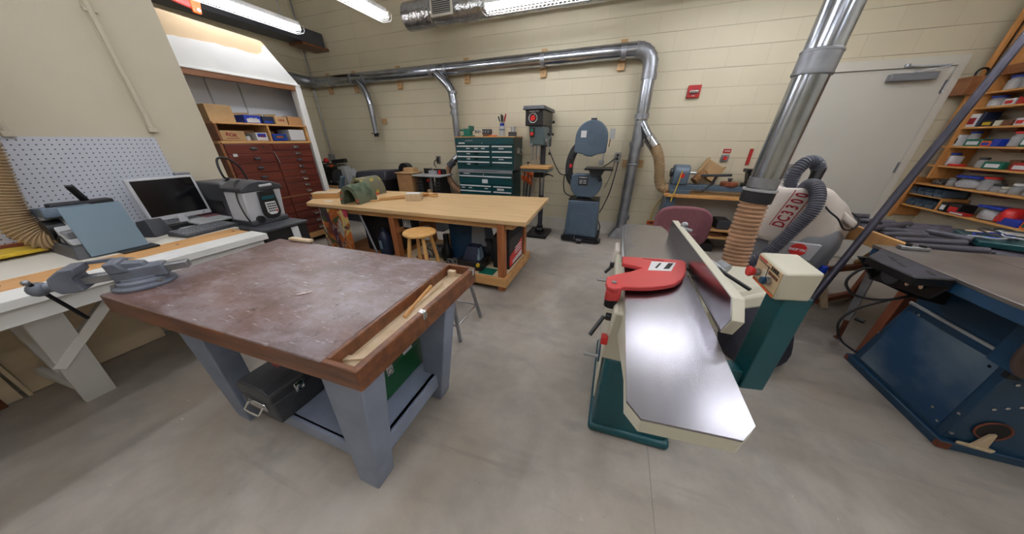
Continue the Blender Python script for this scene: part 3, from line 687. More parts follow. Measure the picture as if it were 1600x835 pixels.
# ------------------------------------------------------------------ main bench
t = thing('workbench', 'heavy workbench with a scarred dark brown top, end tray and blue-grey legs', 'workbench', (-1.15,.65,0), 1)
A, B_, C_, D_ = (-1.775,.275), (-.543,.328), (-.545,.99), (-1.83,.945)
xl = lambda p, q, f: (p[0]+(q[0]-p[0])*f, p[1]+(q[1]-p[1])*f)
fA = (1.775-.66)/(1.775-.543); e1 = xl(A,B_,fA); e2 = xl(D_,C_,(1.83-.685)/(1.83-.545))
MB().quadbox([A,e1,e2,D_],.776,.85).build('top_slab','bench_top',t,bevel=.005)
i0, i1 = (-.565,.343), (-.567,.972)
fr = MB()
fr.quadbox([(A[0],A[1]-.001),(B_[0],B_[1]),(B_[0],B_[1]+.018),(A[0],A[1]+.012)],.775,.848)
fr.build('front_edge','edge_brown',t,bevel=.004)
MB().quadbox([(-.565,.34),B_,C_,(-.567,.985)],.774,.849).build('end_rim','edge_brown',t,bevel=.004)
MB().quadbox([(-.69,.972),(-.565,.975),(-.56,.992),(-.69,.988)],.775,.849).build('back_rim','edge_brown',t,bevel=.004)
MB().quadbox([(e1[0],e1[1]+.015),(e1[0]+.012,e1[1]+.016),(e2[0]+.012,e2[1]-.01),(e2[0],e2[1]-.01)],.776,.851).build('tray_lip','edge_brown',t,bevel=.003)
MB().quadbox([(e1[0]+.01,.335),(-.565,.34),(-.567,.985),(e2[0]+.01,.98)],.79,.808).build('tray_floor','raw_pale',t,bevel=.001)
def leg(b, tp):
    MB().hex([(b[0],b[2],0),(b[1],b[2],0),(b[1],b[3],0),(b[0],b[3],0),(tp[0],tp[2],.775),(tp[1],tp[2],.775),(tp[1],tp[3],.775),(tp[0],tp[3],.775)]).build('leg','grey_blue',t,bevel=.006)
leg((-.875,-.765,.395,.49),(-.82,-.62,.385,.48))
leg((-.865,-.765,.87,.96),(-.82,-.63,.87,.96))
leg((-1.765,-1.66,.40,.49),(-1.79,-1.57,.385,.48))
leg((-1.765,-1.66,.87,.96),(-1.79,-1.57,.87,.96))
MB().box(-1.6,-.8,.405,.435,.63,.775).build('rail','grey_blue',t,bevel=.004)
MB().box(-1.6,-.8,.90,.93,.63,.775).build('rail','grey_blue',t,bevel=.004)
MB().box(-.80,-.765,.47,.9,.66,.775).build('rail','grey_blue',t,bevel=.004)
MB().box(-1.74,-.775,.43,.93,.175,.2).build('shelf','grey_blue',t,bevel=.004)
MB().box(-1.70,-.83,.42,.445,.12,.2).build('shelf_rail','grey_blue',t,bevel=.004)
MB().box(-.80,-.765,.44,.93,.115,.2).build('shelf_rail','grey_blue',t,bevel=.004)
for y in (.6,.955): MB().box(-.5655,-.542,y,y+.02,.82,.8505).build('metal_clip','chrome',t,bevel=.002)
# scraps in the tray
tag(MB().bar((-.637,.66,.813),(-.645,.86,.815),.014,.012).build('wood_offcut','raw_pale',bevel=.001),'thin pale wood stick lying along the inner side of the bench tray','offcut')
tag(MB().bar((-.628,.60,.814),(-.655,.80,.828),.010,.014).build('wood_offcut','pine_y',bevel=.001),'darker wood sliver lying across the pale stick in the bench tray','offcut')
tag(MB().bar((-.66,.375,.813),(-.575,.415,.813),.018,.008).build('wood_offcut','raw_pale',bevel=.001),'short flat wood slip at the near end of the bench tray','offcut')
tag(MB().cbox((-.645,.945,.822),(.035,.022,.028)).build('wood_block','raw_pale',bevel=.002),'tiny wood block standing at the far end of the bench tray','block')
tag(MB(Matrix.Translation((-1.05,.55,.851))@rot('Z',50)).cbox((0,0,.001),(.045,.006,.002)).build('metal_pin','chrome'),'bright metal pin lying in the middle of the bench top','pin')
tag(MB(Matrix.Translation((-1.66,.985,.852))@rot('Z',3)).cbox((0,-.03,.008),(.16,.03,.014)).build('wood_offcut','raw_pale',bevel=.002),'pale stick lying along the back corner of the bench top','offcut')

# vise
t = thing('bench_vise', 'blue-grey cast iron vise bolted to the corner of the dark bench', 'vise', (-1.74,.385,.851), 236)
VISE = t
b = MB(local=True); b.lathe((0,0,0),[(.105,0),(.105,.012),(.085,.016),(.085,.03),(.07,.036),(.07,.045)],36); b.build('swivel_base','vise_blue',t,bevel=.002)
for a in (20,140,260):
    b = MB(local=True); b.cyl((.09*math.cos(math.radians(a)),.09*math.sin(math.radians(a)),.012),(.09*math.cos(math.radians(a)),.09*math.sin(math.radians(a)),.026),.012,n=6); b.build('bolt','zinc',t,bevel=.001)
b = MB(local=True); b.hex([(-.10,-.045,.035),(.07,-.045,.035),(.07,.045,.035),(-.10,.045,.035),(-.09,-.032,.088),(.07,-.045,.088),(.07,.045,.088),(-.09,.032,.088)])
b.hex([(.01,-.05,.075),(.07,-.05,.075),(.07,.05,.075),(.01,.05,.075),(.035,-.055,.125),(.072,-.055,.125),(.072,.055,.125),(.035,.055,.125)])
b.build('fixed_jaw','vise_blue',t,bevel=.007,seg=3)
b = MB(local=True); b.hex([(-.04,-.025,.085),(.03,-.03,.085),(.03,.03,.085),(-.04,.025,.085),(-.03,-.022,.105),(.03,-.028,.115),(.03,.028,.115),(-.03,.022,.105)]); b.build('anvil','vise_blue',t,bevel=.004)
b = MB(local=True); b.prism('y',[(.15,.03),(.215,.03),(.235,.06),(.225,.10),(.185,.128),(.145,.128),(.145,.10),(.165,.085)],-.055,.055); b.build('moving_jaw','vise_blue',t,bevel=.007,seg=3)
b = MB(local=True); b.box(-.17,.2,-.024,.024,.045,.078); b.build('slide_bar','galv_dull',t,bevel=.004)
b = MB(local=True); b.prism('y',[(.0,.112),(.07,.128),(.145,.128),(.145,.114),(.07,.112)],-.052,-.038); b.build('jaw_plate','vise_blue',t,bevel=.003)
b = MB(local=True); b.cyl((.20,0,.055),(.275,0,.055),.02); b.ball((.285,0,.055),.03); b.build('screw_head','vise_blue',t)
b = MB(local=True); b.cyl((.285,.02,.09),(.262,-.07,-.13),.0075,n=12); b.build('handle_bar','black_metal',t)
b = MB(local=True); b.ball((.287,.024,.094),.012); b.build('handle_end','zinc',t)

VISE.scale = (.82,.82,.9)
# toolboxes
t = thing('toolbox', 'dark grey steel toolbox with a chrome side handle sticking out over the bench shelf', 'toolbox', (-1.38,.62,.2))
MB().box(-1.495,-1.265,.385,.86,.201,.325).build('body','dark_grey',t,bevel=.008)
MB().prism('y',[(-1.497,.327),(-1.263,.327),(-1.263,.37),(-1.30,.405),(-1.46,.405),(-1.497,.37)],.383,.862).build('lid','dark_grey',t,bevel=.008)
def latch(x,y,z,s=1): 
    l = MB().box(x,x+.006,y-.02*s,y+.02*s,z-.032,z+.02).build('latch','chrome',t,bevel=.003)
    b = MB(); b.torus((x+.008,y,z-.012),.014,.003,'x',16,6); b.build('latch_loop','chrome',l)
latch(-1.264,.50,.335); latch(-1.264,.76,.335)
b = MB(); b.box(-1.44,-1.32,.378,.385,.262,.305); b.build('handle_plate','chrome',t,bevel=.003)
b = MB(); b.ring(spline([(-1.43,.375,.295),(-1.43,.355,.275),(-1.42,.35,.27),(-1.34,.35,.27),(-1.33,.355,.275),(-1.33,.375,.295)],4),.005,8); b.build('carry_handle','chrome',t)
MB().box(-1.42,-1.37,.5,.6,.4045,.406).build('red_tape','red_paint',t)
t = thing('toolbox', 'dark green steel toolbox with a bright latch on the bench shelf', 'toolbox', (-1.0,.75,.2))
MB().box(-1.11,-.90,.53,.965,.201,.36).build('body','green_box',t,bevel=.006)
MB().prism('y',[(-1.112,.362),(-.898,.362),(-.898,.41),(-.94,.445),(-1.07,.445),(-1.112,.41)],.528,.967).build('lid','green_box',t,bevel=.006)
latch(-.899,.70,.365)
MB().box(-.8985,-.8965,.80,.865,.365,.39).build('name_plate','label_white',t)
b = MB(); b.ring(spline([(-1.0,.64,.445),(-1.0,.65,.475),(-1.0,.68,.48),(-1.0,.82,.48),(-1.0,.85,.475),(-1.0,.86,.445)],4),.007,8); b.build('carry_handle','chrome',t)

# grey metal stool behind the bench
t = thing('metal_stool', 'low grey steel stool standing behind the dark bench', 'stool', (-1.09,1.52,0))
MB().box(-1.24,-.96,1.38,1.66,.43,.45).build('seat','dark_grey',t,bevel=.004)
for sx, sy in ((-1,-1),(1,-1),(1,1),(-1,1)):
    MB().bar((-1.10+.12*sx,1.52+.12*sy,.43),(-1.10+.19*sx,1.52+.17*sy,0),.022,.022).build('leg','galv_dull',t,bevel=.003)
for a, b_ in (((-1,-1),(1,-1)),((1,-1),(1,1)),((1,1),(-1,1)),((-1,1),(-1,-1))):
    MB().cyl((-1.10+.168*a[0],1.52+.155*a[1],.13),(-1.10+.168*b_[0],1.52+.155*b_[1],.13),.007,n=8).build('stretcher','chrome',t)

# ------------------------------------------------------------------ long maple table
t = thing('long_table', 'long table with a pale maple top and fir posts below', 'table', (-1.9,2.7,0))
T = [(-3.27,2.07),(-.66,2.15),(-.725,3.32),(-4.02,3.02)]
T = [(-3.27,2.07),(-.66,2.15),(-.725,3.32),(-3.95,2.9)]
MB().quadbox(T,.70,.74).build('tabletop','maple',t,bevel=.004)
MB().quadbox([(-3.15,2.12),(-.80,2.19),(-.80,2.23),(-3.15,2.16)],.645,.70).build('front_apron','pine_x',t,bevel=.004)
MB().quadbox([(-3.2,2.85),(-.80,2.85),(-.80,2.89),(-3.2,2.89)],.645,.70).build('back_apron','pine_x',t,bevel=.004)
MB().box(-.83,-.79,2.2,2.88,.645,.70).build('end_apron','pine_x',t,bevel=.004)
for x in (-.905,-2.16,-3.1):
    MB().box(x-.035,x+.035,2.155,2.225,0,.70).build('post','fir_z',t,bevel=.004)
    MB().box(x-.035,x+.035,2.8,2.87,0,.70).build('post','fir_z',t,bevel=.004)
MB().box(-2.2,-.87,2.115,2.152,.07,.16).build('lower_rail','pine_x',t,bevel=.004)
MB().box(-.87,-.835,2.115,2.92,.07,.16).build('lower_rail','pine_x',t,bevel=.004)
MB().box(-2.2,-.87,2.87,2.905,.07,.16).build('lower_rail','pine_x',t,bevel=.004)
MB().box(-2.2,-.875,2.155,2.865,.145,.16).build('lower_shelf','plywood',t,bevel=.002)
MB().box(-3.12,-2.2,2.2,2.83,.145,.16).build('lower_shelf','fir_x',t,bevel=.002)
MB().bar((-2.13,2.18,.50),(-1.95,2.75,.50),.03,.05).build('cross_rail','fir_x',t,bevel=.003)
tag(MB().hex([(-3.17,2.09,0),(-2.75,2.09,0),(-2.75,2.105,0),(-3.17,2.105,0),(-3.13,2.10,.69),(-2.72,2.10,.69),(-2.72,2.115,.69),(-3.13,2.115,.69)]).build('painting','art_panel',smooth=False),'orange and brown abstract painted panel leaning against the end of the maple table','painting')
t = thing('black_bin', 'tall black bin standing under the maple table behind the painted panel', 'bin', (-2.6,2.45,.16))
MB().box(-2.74,-2.3,2.3,2.75,.161,.62).build('bin_body','black_plastic',t,bevel=.01)
MB().box(-2.75,-2.29,2.29,2.76,.60,.63).build('rim','black_plastic',t,bevel=.005)
t2 = tag(MB().bar((-2.62,2.17,.69),(-2.33,2.10,.0),.018,.018).build('steel_rod','galv_dull',bevel=.003),'thin grey steel rod leaning under the maple table beside the painted panel','rod')
t = thing('blue_jug', 'dark blue plastic jug under the maple table beside the wooden post', 'jug', (-2.42,2.24,.161))
MB().lathe((-2.38,2.235,.161),[(.07,0),(.075,.02),(.075,.2),(.05,.26),(.025,.29),(.025,.32)],24).build('jug_body','blue_black',t)
MB().cyl((-2.38,2.235,.481),(-2.38,2.235,.505),.03).build('cap','black_plastic',t)
MB().box(-2.40,-2.36,2.157,2.161,.26,.36).build('label','blue_board',t)
t = thing('clamp_lamp_box', 'black electrical control box fixed beside the middle post of the maple table', 'box', (-2.03,2.3,.50))
MB().box(-2.09,-1.97,2.24,2.36,.505,.64).build('casing','black_plastic',t,bevel=.006)
b = MB()
for i in range(4): b.box(-2.08+i*.027,-2.063+i*.027,2.234,2.24,.53,.62)
b.build('printed_labels','lt_grey',t)
tag(MB().pipe([(-1.98,2.3,.505),(-1.94,2.27,.45),(-1.9,2.25,.35),(-1.82,2.3,.27),(-1.72,2.35,.2),(-1.6,2.4,.175)],.009).build('power_cable','black_rubber'),'black cable hanging from the control box under the maple table','cable')

# stool
t = thing('wooden_stool', 'round-topped pale wooden stool tucked under the front of the maple table', 'stool', (-1.665,1.98,0))
MB().lathe((-1.665,1.98,.575),[(.02,0),(.145,0),(.155,.008),(.155,.022),(.145,.03),(.02,.03)],40).build('seat','stool_wood',t,bevel=.001)
for a in (45,135,225,315):
    c, s_ = math.cos(math.radians(a+8)), math.sin(math.radians(a+8))
    MB().ring([(-1.665+.095*c,1.98+.095*s_,.575),(-1.665+.14*c,1.98+.14*s_,.3),(-1.665+.17*c,1.98+.17*s_,0)],[.017,.02,.014],14).build('leg','stool_wood',t)
for k, z in enumerate((.2,.26,.2,.26)):
    a0, a1 = math.radians(53+90*k), math.radians(143+90*k); r = .17-(.05)*z/.3
    MB().cyl((-1.665+r*math.cos(a0),1.98+r*math.sin(a0),z),(-1.665+r*math.cos(a1),1.98+r*math.sin(a1),z),.010,n=10).build('rung','stool_wood',t)

# machines stored on the lower shelf
t = thing('stored_machine', 'dark blue machine with a grey side stored on the lower shelf of the maple table', 'machine', (-1.45,2.6,.16))
b = MB(); b.hex([(-1.62,2.42,.161),(-1.22,2.42,.161),(-1.22,2.8,.161),(-1.62,2.8,.161),(-1.66,2.46,.58),(-1.30,2.46,.6),(-1.30,2.78,.6),(-1.66,2.78,.58)]); b.build('body','deep_blue',t,bevel=.01)
b = MB(); b.hex([(-1.35,2.40,.36),(-1.17,2.40,.36),(-1.17,2.42,.36),(-1.35,2.42,.36),(-1.34,2.42,.58),(-1.20,2.42,.59),(-1.20,2.44,.59),(-1.34,2.44,.58)]); b.build('side_plate','grey_plastic',t,bevel=.004)
b = MB(); b.box(-1.68,-1.3,2.4,2.8,.59,.61); b.build('table_plate','black_metal',t,bevel=.004)
t = thing('angled_tool', 'navy blue wedge-shaped tool with a yellow knob under the maple table', 'power tool', (-1.25,2.3,.16))
b = MB(); b.hex([(-1.42,2.19,.162),(-1.14,2.19,.162),(-1.14,2.39,.162),(-1.42,2.39,.162),(-1.42,2.19,.26),(-1.14,2.19,.26),(-1.14,2.39,.26),(-1.42,2.39,.26)]); b.build('base','black_plastic',t,bevel=.01)
b = MB(); b.hex([(-1.36,2.20,.26),(-1.16,2.20,.26),(-1.16,2.37,.26),(-1.36,2.37,.26),(-1.33,2.26,.40),(-1.20,2.26,.40),(-1.20,2.36,.40),(-1.33,2.36,.40)]); b.build('housing','blue_black',t,bevel=.008)
b = MB(); b.hex([(-1.185,2.205,.28),(-1.155,2.21,.28),(-1.155,2.3,.28),(-1.185,2.3,.28),(-1.21,2.255,.385),(-1.19,2.26,.385),(-1.19,2.33,.385),(-1.21,2.33,.385)]); b.build('control_panel','blue_board',t,bevel=.002)
b = MB(); b.cyl((-1.17,2.192,.235),(-1.17,2.175,.235),.02); b.build('knob','yellow',t)
b = MB(); b.pipe([(-1.12,2.4,.2),(-1.10,2.42,.35),(-1.12,2.4,.44),(-1.16,2.36,.45)],.02); b.build('handle','black_rubber',t)
t = thing('black_case', 'black case with a red and grey label on the end of the maple table shelf', 'case', (-.97,2.55,.16))
b = MB(); b.box(-1.07,-.885,2.33,2.78,.161,.50); b.build('case_body','black_plastic',t,bevel=.012)
b = MB(); b.hex([(-1.07,2.33,.50),(-.885,2.33,.50),(-.885,2.78,.50),(-1.07,2.78,.50),(-1.03,2.38,.56),(-.92,2.38,.56),(-.92,2.74,.56),(-1.03,2.74,.56)]); b.build('case_top','black_plastic',t,bevel=.01)
b = MB(); b.ring(spline([(-.98,2.42,.55),(-.98,2.44,.60),(-.98,2.5,.61),(-.98,2.6,.61),(-.98,2.65,.6),(-.98,2.67,.55)],4),.013,10); b.build('handle','black_rubber',t)
b = MB(); b.prism('x',[(2.34,.19),(2.74,.19),(2.74,.40),(2.34,.30)],-.885,-.882); l = b.build('red_label','red_plastic',t)
b = MB(); b.prism('x',[(2.42,.20),(2.72,.20),(2.72,.26),(2.42,.23)],-.882,-.880); b.build('grey_stripe','label_white',l)
for k in range(3): MB().box(-.882,-.8805,2.5,2.7,.285+.03*k,.297+.03*k).build('printed_line','label_white',l)
t = thing('router_motor', 'cluster of black motor and clamps lying on the lower shelf behind the stool', 'motor', (-1.72,2.45,.16))
b = MB(); b.cyl((-1.82,2.35,.24),(-1.62,2.45,.24),.07); b.build('motor','dark_grey',t,bevel=.004)
b = MB(); b.torus((-1.82,2.34,.24),.08,.012,'y'); b.build('cooling_ring','galv_dull',t)
b = MB(); b.lathe((-1.64,2.36,.161),[(.06,0),(.06,.12),(.03,.16),(.03,.3)],20); b.build('column','black_metal',t)
b = MB(); b.bar((-1.58,2.24,.2),(-1.44,2.3,.2),.05,.05); b.build('clamp_body','dark_grey',t,bevel=.008)
b = MB(); b.torus((-1.52,2.22,.21),.03,.006,'y'); b.torus((-1.46,2.22,.22),.025,.006,'y'); b.build('hand_wheels','galv_dull',t)
b = MB(); b.lathe((-1.70,2.55,.30),[(.02,0),(.1,.0),(.1,.13),(.02,.13)],28,'y'); b.build('cardboard_reel','cardboard',t,bevel=.004)
tag(MB().box(-1.99,-1.86,2.25,2.33,.161,.19).build('brick','frame_red',bevel=.004),'small reddish brick lying on the shelf left of the wooden stool','brick')
tag(MB().box(-1.16,-1.0,2.16,2.3,.161,.164).build('green_mat','green_plastic'),'thin green mat on the lower shelf under the wedge tool','mat')

# ------------------------------------------------------------------ on the maple table
def arch(name,label,c,ry,m,L_,r,w):
    t = thing(name,label,'arch form',(c[0],c[1],.741),ry,'painted half-round forms')
    n = 18; P = [(-r*math.cos(PI*i/n), r*1.72*math.sin(PI*i/n)) for i in range(n+1)]
    Q = [((r-w)*math.cos(PI*i/n), (r*1.72-w)*math.sin(PI*i/n)) for i in range(n+1)]
    b = MB(local=True); b.prism('y',P+Q,-L_/2,L_/2); b.build('shell',m,t,bevel=.003)
    return t
t = arch('painted_arch','green camouflage painted half-round wooden form, front one of the pair',(-2.735,2.325),12,'camo',.32,.118,.045)
for x, z, y in ((-.09,.06,-.163),(.093,.05,-.163),(.098,.03,-.163),(-.07,.13,-.163)):
    b = MB(local=True); b.cyl((x,y,z),(x,y+.004,z),.011,n=10); b.build('orange_spot','speck_orange',t)
t = arch('painted_arch','half-round wooden form with yellow streaks, tilted behind the front green form',(-3.0,2.72),4,'camo_yellow',.34,.13,.035)
b = MB(local=True); b.box(.08,.14,-.10,.02,0.0,.03); b.build('orange_block','speck_orange',t,bevel=.005)
for (a, b_, w, h, nm, lb) in (((-2.62,2.36,.748),(-2.32,2.75,.748),.05,.014,'wood_offcut','long pale plank lying beside the painted arches'),
    ((-2.60,2.55,.752),(-2.12,2.98,.756),.035,.02,'wood_offcut','narrow plank stacked behind the painted arches'),
    ((-2.55,2.43,.770),(-2.18,2.88,.78),.03,.016,'wood_offcut','slim stick resting on top of the planks beside the arches'),
    ((-2.3,2.92,.75),(-2.05,2.86,.75),.05,.016,'wood_offcut','short board behind the white-topped wood block')):
    tag(MB().bar(a,b_,w,h).build(nm,'pine_x',bevel=.002),lb,'offcut')
t = thing('wood_block','squared pale wood block with a white paper on top, on the maple table','block',(-2.2,2.62,.741),25)
b = MB(local=True); b.box(-.09,.09,-.06,.06,0,.08); b.build('block','raw_pale',t,bevel=.003)
b = MB(local=True); b.box(-.085,.07,-.055,.05,.08,.0815); b.build('paper','paper',t)
t = thing('wood_box','shallow light wooden box on the left end of the maple table','box',(-3.32,2.38,.741),30)
b = MB(local=True); b.box(-.14,.14,-.07,.07,0,.055); b.build('box_body','pine_x',t,bevel=.003)
b = MB(local=True); b.box(-.145,.145,-.075,.075,.055,.065); b.build('lid','raw_pale',t,bevel=.002)
tag(MB(Matrix.Translation((-3.1,2.22,.741))@rot('Z',20)).cbox((0,0,.0015),(.09,.035,.003)).build('paper_slip','paper'),'white paper slip lying before the shallow wooden box','paper')
# ------------------------------------------------------------------ dust ducts on the back wall
t = thing('dust_duct', 'main galvanised dust duct running along the back wall and down to the floor', 'duct', (-2.6,4.37,2.38))
dz = lambda x: 2.365+.006*(x+4.5)
MB().ring([(-5.45,4.37,2.37),(-3,4.37,2.375),(.03,4.37,2.39)],.083,28).build('horizontal_pipe','galv',t)
P = [(-5.45,4.37,2.37),(-5.56,4.35,2.37),(-5.64,4.28,2.38),(-5.69,4.18,2.39),(-5.70,4.05,2.40),(-5.72,3.4,2.42),(-5.72,3.1,2.43)]
MB().ring(P,.085,24).build('corner_elbow','galv_dull',t)
E_ = [(.03+.185*math.sin(math.radians(a)),4.37,2.205+.185*math.cos(math.radians(a))) for a in range(0,91,15)]
MB().ring(E_+[(.218,4.37,2.10)],.085,24).build('elbow','galv_dull',t)
for a in range(0,91,15):
    c = V((.03+.185*math.sin(math.radians(a)),4.37,2.205+.185*math.cos(math.radians(a)))); d = V((math.cos(math.radians(a)),0,-math.sin(math.radians(a))))
    MB().cyl(c-d*.004,c+d*.004,.089,n=24).build('elbow_seam','galv_dull',t)
MB().cyl((.218,4.37,2.12),(.222,4.37,1.62),.080,n=28).build('drop_pipe','galv',t)
MB().cyl((.224,4.37,1.70),(.224,4.37,1.36),.074,n=28).build('drop_pipe','galv_dull',t)
MB().cyl((.214,4.37,1.36),(.21,4.37,.12),.072,n=28).build('drop_pipe','galv_dull',t)
for z, r in ((1.67,.088),(1.335,.092),(.32,.085),(2.10,.090)):
    MB().cyl((.22,4.37,z-.03),(.22,4.37,z+.03),r,n=28).build('collar','galv_dull',t)
MB().hex([(.05,4.27,.0),(.30,4.27,.0),(.30,4.46,.0),(.05,4.46,.0),(.15,4.30,.16),(.28,4.30,.16),(.28,4.44,.16),(.15,4.44,.16)]).build('floor_hood','galv_dull',t,bevel=.004)
for x in (-4.60,-4.32,-2.95,-2.68,-1.15,-.12,-5.1):
    MB().cyl((x-.03,4.37,2.38+.003*(x)),(x+.03,4.37,2.38+.003*x),.088,n=28).build('collar','galv_dull',t)
b = MB(); b.ring(spline([(-4.46,4.33,2.31),(-4.34,4.31,2.2),(-4.27,4.3,2.05),(-4.25,4.3,1.9)],3),.048,18); b.build('branch_elbow','galv',t)
b = MB(); b.cyl((-4.25,4.3,1.93),(-4.25,4.3,1.50),.042,n=18); b.build('branch_pipe','galv_dull',t)
b = MB(); b.cyl((-4.25,4.3,1.96),(-4.25,4.3,1.86),.05,n=18); b.build('branch_collar','galv_dull',t)
b = MB(); b.box(-4.33,-4.19,4.27,4.33,1.495,1.51); b.cyl((-4.25,4.3,1.50),(-4.25,4.3,1.45),.038,n=16); b.build('blast_gate','black_metal',t,bevel=.002)
b = MB(); b.ring(spline([(-2.84,4.32,2.33),(-2.70,4.30,2.22),(-2.59,4.3,2.10),(-2.56,4.3,1.95),(-2.56,4.3,1.85)],3),.062,20); b.build('branch_elbow','galv',t)
b = MB(); b.cyl((-2.56,4.3,1.9),(-2.56,4.36,1.0),.052,n=20); b.build('branch_pipe','galv_dull',t)
for z in (2.06,1.9,1.78): 
    b = MB(); b.cyl((-2.562,4.3,z-.02),(-2.56,4.3,z+.02),.066,n=20); b.build('branch_collar','galv_dull',t)
b = MB(); b.ring([(.22,4.36,1.62),(.31,4.32,1.48),(.37,4.28,1.40)],.055,20); b.build('wye_branch','galv',t)
b = MB(); b.cyl((.355,4.29,1.415),(.445,4.23,1.30),.068,n=20); b.build('wye_collar','chrome',t)
b = MB(); b.box(.36,.37,4.2,4.38,1.33,1.47); b.build('wye_gate','galv',t)
for i, (x, zb) in enumerate(((-5.3,2.24),(-4.66,2.235),(-3.68,2.24),(-2.38,2.245),(-1.16,2.25),(-.13,2.26))):
    q = thing('pipe_bracket', 'small wooden wall bracket with a metal strap holding up the horizontal dust duct', 'bracket', (x,4.45,zb), 0, 'wooden brackets under the wall duct')
    MB().box(x-.045,x+.045,4.44,4.479,zb-.055,zb+.05).build('wood_pad','pad_wood',q,bevel=.003)
    MB().cyl((x,4.44,zb-.005),(x,4.434,zb-.005),.007,n=8).build('screw','black_metal',q)
    MB().box(x-.04,x+.04,4.45,4.479,zb+.235,zb+.27).build('top_pad','pad_wood',q,bevel=.003)
q = thing('pipe_bracket', 'wooden bracket behind the vertical dust duct beside the band saw outlet', 'bracket', (.21,4.46,1.03))
MB().box(.08,.36,4.452,4.479,1.03,1.13).build('wood_pad','pad_wood',q,bevel=.003)
MB().torus((.213,4.37,1.08),.08,.008,'z').build('strap','galv_dull',q)
tag(MB().box(-4.20,-4.11,4.44,4.479,1.66,1.75).build('wood_pad_block','pad_wood',bevel=.003),'small wooden block screwed to the wall beside the short branch pipe','block')
t = thing('flex_hose', 'tan flexible dust hose curving from the wall duct down to the lathe', 'hose', (.6,4.25,.74))
MB().hose([(.44,4.235,1.305),(.50,4.2,1.2),(.545,4.2,1.05),(.57,4.2,.92),(.62,4.2,.82),(.70,4.22,.79)],.062,.019,.004,n=20).build('hose','hose_kraft',t)
t = thing('flex_hose', 'tan flexible dust hose curving behind the green tool chest beside the router table', 'hose', (-2.66,4.3,.6))
MB().cyl((-2.55,4.36,1.16),(-2.64,4.3,1.08),.055,n=18).build('hose_port','zinc',t)
MB().hose([(-2.64,4.30,1.08),(-2.72,4.26,.97),(-2.74,4.22,.85),(-2.68,4.2,.72),(-2.58,4.2,.62),(-2.5,4.22,.56)],.05,.022,.004,n=18).build('hose','hose_tan',t)
MB().hose([(-2.62,4.26,1.06),(-2.70,4.2,.98)],.058,.03,.006,n=18).build('cuff','hose_grey',t)

# foil duct
t = thing('foil_duct', 'fat foil-wrapped air duct hanging under the ceiling by the back wall', 'duct', (-.2,4.1,2.96))
rnd = random.Random(3)
pts = [(-3.05+.085*i,4.1,2.955) for i in range(66)]
b = MB(); b.ring(pts,lambda tt,i: .15+rnd.uniform(-.006,.006),22); b.build('duct_body','foil',t)
b = MB(); b.cyl((-3.07,4.1,2.955),(-2.62,4.1,2.955),.157,n=26); b.build('duct_end','foil',t,bevel=.01)
b = MB(); b.box(-2.58,-2.25,3.93,3.95,2.85,3.08); g = b.build('air_grille','trim_white',t,bevel=.003)
b = MB(); b.box(-2.55,-2.28,3.925,3.93,2.875,3.055); b.build('grille_recess','dark_grey',g)
b = MB()
for k in range(9): b.bar((-2.55,3.922,2.885+.02*k),(-2.28,3.922,2.885+.02*k),.012,.004,up=(0,-.5,1))
b.build('louvers','trim_white',g)
for x in (-2.4,-.6,1.2):
    MB().cyl((x,4.1,3.1),(x,4.1,H),.008,n=8).build('hanger_rod','galv_dull',t)
# wall conduits / boxes
t = thing('wall_conduit', 'steel conduit running down the corner of the back wall to a small outlet box', 'conduit', (-5.75,4.46,1.0))
MB().cyl((-5.74,4.455,1.10),(-5.74,4.455,H),.013,n=10).build('pipe','zinc',t)
MB().box(-5.80,-5.68,4.42,4.478,1.0,1.13).build('outlet_box','galv_dull',t,bevel=.004)
MB().cyl((-5.74,4.455,2.9),(-5.74,4.455,2.94),.018,n=10).build('coupling','galv_dull',t)
def outlet(name,label,x,z,cat='outlet'):
    t = thing(name,label,cat,(x,4.47,z-.06))
    MB().box(x-.04,x+.04,4.45,4.479,z-.06,z+.06).build('box','zinc',t,bevel=.004)
    for dz in (-.025,.025):
        MB().cyl((x,4.45,z+dz),(x,4.444,z+dz),.018,n=14).build('socket','black_plastic',t)
    return t
outlet('wall_outlet','metal wall outlet box between the band saw and the vertical dust duct',.0,1.165)
outlet('wall_outlet','small wall outlet above the router table',-3.07,1.07)
t = thing('fire_alarm','red fire alarm strobe high on the block wall','fire alarm',(.77,4.46,1.86))
MB().box(.70,.84,4.445,4.479,1.865,2.0).build('housing','red_paint',t,bevel=.006)
MB().box(.72,.82,4.425,4.447,1.912,1.945).build('strobe_lens','chrome',t,bevel=.006)
MB().box(.735,.805,4.442,4.446,1.955,1.958).build('sounder_line','ink_red',t)
text('FIRE',.02,'label_white',t,'lettering',(.77,4.444,1.888),(1,0,0),(0,0,1))
t = thing('stop_switch','red emergency stop switch plate under a small red sign on the back wall','switch',(1.31,4.46,1.13))
MB().box(1.27,1.355,4.46,4.479,1.13,1.22).build('switch_plate','zinc',t,bevel=.003)
MB().lathe((1.312,4.44,1.175),[(.0,0),(.022,0),(.024,.008),(.018,.02)],20,'y').build('stop_button','red_plastic',t)
MB().box(1.275,1.36,4.472,4.479,1.235,1.285).build('red_sign','red_paint',t,bevel=.002)
marks(t,(1.318,4.4715,1.26),(1,0,0),(0,0,1),.06,.016,4,'label_white')
MB().box(1.555,1.59,4.46,4.479,1.10,1.29).build('red_bar','red_paint',None,bevel=.003)
tag(bpy.data.objects['red_bar'],'narrow red bar on the wall right of the emergency stop switch','bar')

